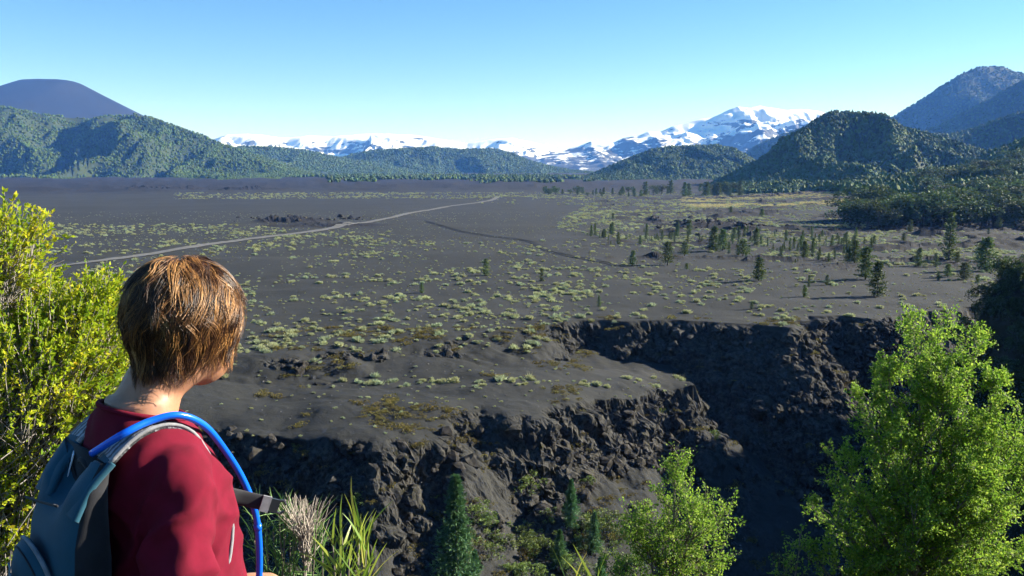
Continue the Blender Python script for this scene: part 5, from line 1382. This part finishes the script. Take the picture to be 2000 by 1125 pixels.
# stray hairs
ns = 90
ph = rh.random((ns, 1)) * 6.28; th0 = rh.random((ns, 1)) * 1.6 + .1
thx = th0 + (.5 + .6 * rh.random((ns, 1))) * t; offx = .010 + .016 * rh.random((ns, 1)) * np.sin(t * 2.4)
A = np.concatenate([A, surf(thx, ph + .6 * rh.normal(size=(ns, 1)) * t ** 2, np.broadcast_to(offx, thx.shape))]); tint = np.concatenate([tint, np.full(ns, .8)]); rad = np.concatenate([rad, np.full(ns, .00028)])
A = HC + A @ HR.T
hm = MB(); many_tubes(hm, A, rad[:, None] * np.array([.9, 1, 1, 1, 1, .95, .85, .65, .3]), 3)
me = hm.build('hair', M_HAIR); attr(me, 'tint', np.repeat(tint, K * 3))
hair = link('hair', me, person)
cap = MB(); TH, PHh = np.linspace(.0, 2.25, 34), np.linspace(-math.pi, math.pi, 61)
T2, P2 = np.meshgrid(TH, PHh, indexing='ij')
lim = 2.02 + .42 * np.clip(-np.cos(P2), 0, 1) + .18 * np.sin(P2) ** 2; lim = np.where(np.cos(P2) > .55, 1.15, lim)
T3 = T2 / 2.25 * lim
S = HC + surf(T3, P2, np.full(T3.shape, -.002)).reshape(-1, 3) @ HR.T
ii = np.arange(33)[:, None] * 61; jj = np.arange(60)[None, :]
cap.add(S, np.stack([ii + jj, ii + 61 + jj, ii + 62 + jj, ii + jj + 1], 2).reshape(-1, 4))
me = cap.build('hair_base', M_HAIR); attr(me, 'tint', np.full(len(me.vertices), .12)); link('hair_base', me, hair)

# ------------------------------------------------------------------ backpack (worn, a thing of its own)
pack = bpy.data.objects.new('backpack', None); COL.objects.link(pack)
pack.location = PB; pack.rotation_euler[2] = YAW; pack.empty_display_size = .2
tag(pack, 'teal backpack with grey shoulder straps and blue drinking tube on the person', 'backpack')
M_TEAL = tmat_cloth('teal_nylon', (.007, .055, .088), (.010, .070, .11), 18, .4, 1100, .7, .1, .001)
M_BLACK = tmat_cloth('black_nylon', (.010, .010, .013), (.018, .018, .022), 30, .3, 900, .8, .1)
M_STRAP = None
def strap_mat():
    m, N, L, P = new_mat('ribbed_grey_mesh')
    tc = N.new('ShaderNodeTexCoord'); wv = N.new('ShaderNodeTexWave'); wv.inputs['Scale'].default_value = 26; wv.inputs['Distortion'].default_value = 5; wv.inputs['Detail'].default_value = 3; wv.inputs['Detail Scale'].default_value = 3
    L.new(tc.outputs['Object'], wv.inputs['Vector'])
    rp = N.new('ShaderNodeValToRGB'); rp.color_ramp.elements[0].color = (.04, .04, .045, 1); rp.color_ramp.elements[1].color = (.34, .34, .36, 1)
    L.new(wv.outputs['Fac'], rp.inputs[0]); L.new(rp.outputs[0], P.inputs['Base Color']); P.inputs['Roughness'].default_value = .6
    bp = N.new('ShaderNodeBump'); bp.inputs['Strength'].default_value = .6; bp.inputs['Distance'].default_value = .003; L.new(wv.outputs['Fac'], bp.inputs['Height']); L.new(bp.outputs[0], P.inputs['Normal'])
    return m
M_STRAP = strap_mat()
M_EDGE = tmat_cloth('grey_webbing', (.16, .16, .17), (.26, .26, .27), 60, .5, 1500, .8, .1)
M_HOSE = noise_mat('blue_hose', (.004, .10, .62), (.006, .13, .72), 8, 3, .22, .6)
M_BUCK = noise_mat('dark_plastic', (.02, .02, .022), (.03, .03, .032), 20, 3, .35, .5)

def ribbon(pts, width, thick, normals, mats, name, parent, edge=None):
    """padded strap: flat rounded section along pts; normals point out of the body"""
    pts = np.asarray(pts, float)
    s = np.linspace(0, len(pts) - 1, 36); k = np.arange(len(pts))
    C = np.stack([cubic(k, pts[:, i], s) for i in range(3)], 1); Nn = unit(np.stack([np.interp(s, k, np.asarray(normals, float)[:, i]) for i in range(3)], 1))
    T = unit(np.gradient(C, axis=0)); S = unit(np.cross(T, Nn)); Nn = np.cross(S, T)
    wd = np.interp(s, k, np.broadcast_to(width, (len(pts),)))
    prof = [(-.5, -.5), (-.5, .2), (-.42, .5), (-.2, .62), (.2, .62), (.42, .5), (.5, .2), (.5, -.5)]
    V = np.stack([C + S * (wd * a)[:, None] + Nn * (thick * b) for a, b in prof], 1); n = len(prof)
    F = [(i * n + q, i * n + (q + 1) % n, (i + 1) * n + (q + 1) % n, (i + 1) * n + q) for i in range(35) for q in range(n)]
    mb = MB(); mb.add(V.reshape(-1, 3), F); mb.F.setdefault(n, []).append(np.array([list(range(n))[::-1], [35 * n + q for q in range(n)]])); mb.M.setdefault(n, []).append(np.zeros(2, int))
    o = link(name, mb.build(name, mats), parent)
    if edge:
        for sg in (-1, 1):
            eb = MB(); tube(eb, C + S * (wd * .48 * sg)[:, None] + Nn * thick * .3, .0034, 6); link('edge_binding', eb.build('edge_binding', edge), o)
    return o, C, S, Nn
def cubic(k, y, s):
    """Catmull-Rom through y at integer k"""
    i = np.clip(np.floor(s).astype(int), 0, len(k) - 2); t = s - i
    g = lambda j: y[np.clip(j, 0, len(k) - 1)]
    p0, p1, p2, p3 = g(i - 1), g(i), g(i + 1), g(i + 2)
    return .5 * (2 * p1 + (p2 - p0) * t + (2 * p0 - 5 * p1 + 4 * p2 - p3) * t ** 2 + (3 * p1 - p0 - 3 * p2 + p3) * t ** 3)

# main compartment: bulging bag with two shoulder yokes and a scooped top
def pack_body():
    nu, nv = 44, 52
    V = []
    zs = np.linspace(.89, 1.315, nv)
    a = np.arange(nu) * 2 * math.pi / nu
    for z in zs:
        t = (z - .89) / .425
        w = np.interp(t, [0, .06, .3, .7, .9, 1], [.085, .105, .112, .106, .102, .095])
        d = np.interp(t, [0, .05, .3, .7, .9, 1], [.03, .045, .054, .044, .03, .018])
        yc = np.interp(t, [0, .3, .7, .9, 1], [-.155, -.165, -.155, -.140, -.118])
        c, s = np.cos(a), np.sin(a)
        x = np.sign(c) * np.abs(c) ** .62 * w; y = yc + np.sign(s) * np.abs(s) ** .75 * d
        zz = np.full(nu, z)
        # scoop between the yokes
        zz = zz - .060 * sstep(.72, 1.0, t) * np.exp(-(x / .048) ** 4)
        V.append(np.column_stack([x, y, zz]))
    V = np.concatenate(V)
    n = unit(V * [1, 1, 0] - np.array([0, -.18, 0]))
    V = V + n * (.004 * fbm(V[:, 0] * 18, V[:, 1] * 18, V[:, 2] * 14, 941, 3) + .003 * ridged(V[:, 0] * 9 + V[:, 2] * 7, V[:, 1] * 9, V[:, 2] * 9, 942, 2))[:, None]
    F = np.array([(i * nu + k, i * nu + (k + 1) % nu, (i + 1) * nu + (k + 1) % nu, (i + 1) * nu + k) for i in range(nv - 1) for k in range(nu)])
    fa = (np.arange(nu) + .5) * 2 * math.pi / nu
    side = (np.abs(np.cos(fa)) > .90) | (np.sin(fa) > -.2)
    mi = np.tile(side.astype(int), nv - 1)
    caps = np.array([list(range(nu))[::-1], [(nv - 1) * nu + k for k in range(nu)]])
    return mesh_np('main_bag', V, [F, caps], True, [M_TEAL, M_BLACK], np.concatenate([mi, [1, 1]]))
bag = link('main_bag', pack_body(), pack)
# front pocket with piping and the stitched mark
pk = MB(); nu, nv = 28, 14; V = []
for i in range(nv):
    for k in range(nu):
        q = k / nu * 2 * math.pi; rr_ = i / (nv - 1)
        x = .080 * math.cos(q) * rr_; z = 1.10 + (.088 * math.sin(q) * rr_ if math.sin(q) > 0 else .10 * math.sin(q) * rr_)
        V.append((x, -.214 - .030 * math.sqrt(max(0, 1 - rr_ ** 2.6)) + .014 * rr_ * abs(math.cos(q)) ** 2, z))
F = [(i * nu + k, (i + 1) * nu + k, (i + 1) * nu + (k + 1) % nu, i * nu + (k + 1) % nu) for i in range(nv - 1) for k in range(nu)]
pk.add(V, F); pocket = link('pocket', pk.build('pocket', M_TEAL), pack)
q = np.linspace(-.15, math.pi + .15, 30); pp = MB()
tube(pp, np.column_stack([.080 * np.cos(q), -.219 + .014 * np.cos(q) ** 2, 1.10 + .088 * np.sin(q)]), .0034, 6); link('piping', pp.build('piping', M_EDGE), pocket)
tube(pp2 := MB(), np.column_stack([.068 * np.cos(q), -.2315 + .012 * np.cos(q) ** 2, 1.10 + .076 * np.sin(q)]), .0016, 5); link('zip', pp2.build('zip', M_BLACK), pocket)
# stitched mark: a small figure above slanting letters
def lettering(txt, size, slant):
    cu = bpy.data.curves.new('lettering', 'FONT'); cu.body = txt; cu.size = size; cu.shear = slant; cu.align_x = 'CENTER'; cu.extrude = .0006
    o = bpy.data.objects.new('lettering_tmp', cu); COL.objects.link(o)
    me = bpy.data.meshes.new_from_object(o.evaluated_get(bpy.context.evaluated_depsgraph_get())); bpy.data.objects.remove(o)
    return me
M_STITCH = noise_mat('pale_stitching', (.16, .22, .25), (.24, .30, .33), 80, 3)
lm = lettering('CAMP', .026, .35); lm.materials.clear(); lm.materials.append(M_STITCH)
lo = link('lettering', lm, pocket, (.004, -.2475, 1.098)); lo.rotation_euler = (R(90), 0, 0)
mk_ = MB()
for pts_ in ([(-.012, 1.128), (-.006, 1.136), (0, 1.142), (.004, 1.152)], [(0, 1.142), (.007, 1.137), (.010, 1.129)], [(-.006, 1.136), (.002, 1.131), (.006, 1.124)], [(.004, 1.152), (-.002, 1.158)]):
    tube(mk_, [(x_ + .004, -.2475 + .0, z_) for x_, z_ in pts_], .0017, 5)
link('emblem', mk_.build('emblem', M_STITCH), pocket)
# seam across the upper bag
sm = MB(); xs_ = np.linspace(-.09, .09, 20); tube(sm, np.column_stack([xs_, -.196 + .0 * xs_ + .10 * xs_ ** 2 * 18 * .12, 1.245 + .2 * xs_]), .0022, 5); link('seam', sm.build('seam', M_BLACK), bag)
for s in (-1, 1):
    # yoke: teal cloth running up to the shoulder strap
    ribbon([(s * .066, -.172, 1.236), (s * .070, -.146, 1.280), (s * .076, -.110, 1.316)], [.070, .060, .054], .010, [(0, -1, .5), (0, -.9, .7), (0, -.7, .9)], M_TEAL, 'yoke', pack)
    st, C, S, Nn = ribbon([(s * .072, -.115, 1.312), (s * .071, -.070, 1.346), (s * .068, -.022, 1.354), (s * .066, .018, 1.335), (s * .066, .046, 1.290), (s * .074, .070, 1.22), (s * .092, .074, 1.14), (s * .120, .050, 1.06), (s * .140, -.03, .99), (s * .11, -.13, .97)],
                          [.052, .052, .052, .05, .048, .044, .04, .028, .024, .024], .009, [(0, -.8, .7), (0, -.5, 1), (0, -.1, 1), (0, .5, 1), (0, 1, .5), (0, 1, .1), (0, 1, 0), (s * .7, .7, 0), (s, 0, 0), (s, -.5, 0)], M_STRAP, 'shoulder_strap', pack, M_EDGE)
# grab loop and white care tag in the scoop
gl = MB(); q = np.linspace(0, math.pi, 14); tube(gl, np.column_stack([.030 * np.cos(q), -.118 - .01 * np.sin(q), 1.268 + .030 * np.sin(q)]), .005, 6); link('grab_loop', gl.build('grab_loop', M_BLACK), pack)
M_WHITE = noise_mat('white_tag', (.72, .70, .74), (.80, .78, .82), 40, 3)
tg = MB(); q0 = np.array([[-.052, -.140, 1.262], [-.036, -.144, 1.258], [-.031, -.132, 1.300], [-.043, -.128, 1.304]])
tg.add(np.vstack([q0, q0 + [0, .0015, 0]]), [(0, 1, 2, 3), (7, 6, 5, 4), (0, 4, 5, 1), (1, 5, 6, 2), (2, 6, 7, 3), (3, 7, 4, 0)])
link('care_tag', tg.build('care_tag', M_WHITE, False), pack)
# drinking tube
hose = [(.052, -.128, 1.322), LOC(240, 848, 1.15), LOC(295, 822, 1.18), LOC(350, 811, 1.205), LOC(400, 832, 1.24), LOC(440, 880, 1.28), LOC(474, 935, 1.31), LOC(497, 995, 1.325), LOC(506, 1060, 1.33), LOC(505, 1140, 1.33), LOC(492, 1210, 1.32)]
hose = np.array(hose); s = np.linspace(0, len(hose) - 1, 60); k = np.arange(len(hose))
HZ = np.stack([cubic(k, hose[:, i], s) for i in range(3)], 1)
hb = MB(); tube(hb, HZ, .0062, 12); hz = link('drinking_tube', hb.build('drinking_tube', M_HOSE), pack)
bv = MB(); tube(bv, [HZ[-1], HZ[-1] + [0, 0, -.012], HZ[-1] + [0, 0, -.03]], [.008, .0085, .006], 12); link('bite_valve', bv.build('bite_valve', M_BUCK), hz)
sl = MB(); tube(sl, HZ[44:46], .0076, 12); tube(sl, HZ[52:55], .0074, 12); link('tube_sleeve', sl.build('tube_sleeve', M_HOSE), hz)
# chest strap with its buckle end
a0, a1, a2 = LOC(418, 963, 1.25), LOC(470, 972, 1.29), LOC(522, 984, 1.305)
up = np.array([0, 0, 1.0])
cs, C, S, Nn = ribbon([a0, (a0 + a1) / 2 + [0, 0, .002], a1, a2], [.026, .026, .027, .027], .005, [r_ * 0 + np.array([.75, -.65, .25])] * 4, M_BLACK, 'chest_strap', pack)
e1_ = C[-1]; t_ = unit(C[-1] - C[-4]); s_ = S[-1]; n_ = Nn[-1]
def box(mb, c, ax, ay, az, hx, hy, hz_):
    V = [c + ax * hx * i + ay * hy * j + az * hz_ * q for i in (-1, 1) for j in (-1, 1) for q in (-1, 1)]
    mb.add(V, [(0, 1, 3, 2), (4, 6, 7, 5), (0, 4, 5, 1), (2, 3, 7, 6), (0, 2, 6, 4), (1, 5, 7, 3)])
bk = MB(); box(bk, e1_ - t_ * .004 + n_ * .004, t_, s_, n_, .008, .0145, .0035); link('webbing_end', bk.build('webbing_end', M_EDGE, False), cs)
bk = MB(); box(bk, e1_ + t_ * .012, t_, s_, n_, .009, .012, .004)
for q in (-1, 1): tube(bk, [e1_ + t_ * .018 + s_ * q * .010, e1_ + t_ * .028 + s_ * q * .012, e1_ + t_ * .034 + s_ * q * .006], .0026, 6)
link('buckle', bk.build('buckle', M_BUCK, False), cs)
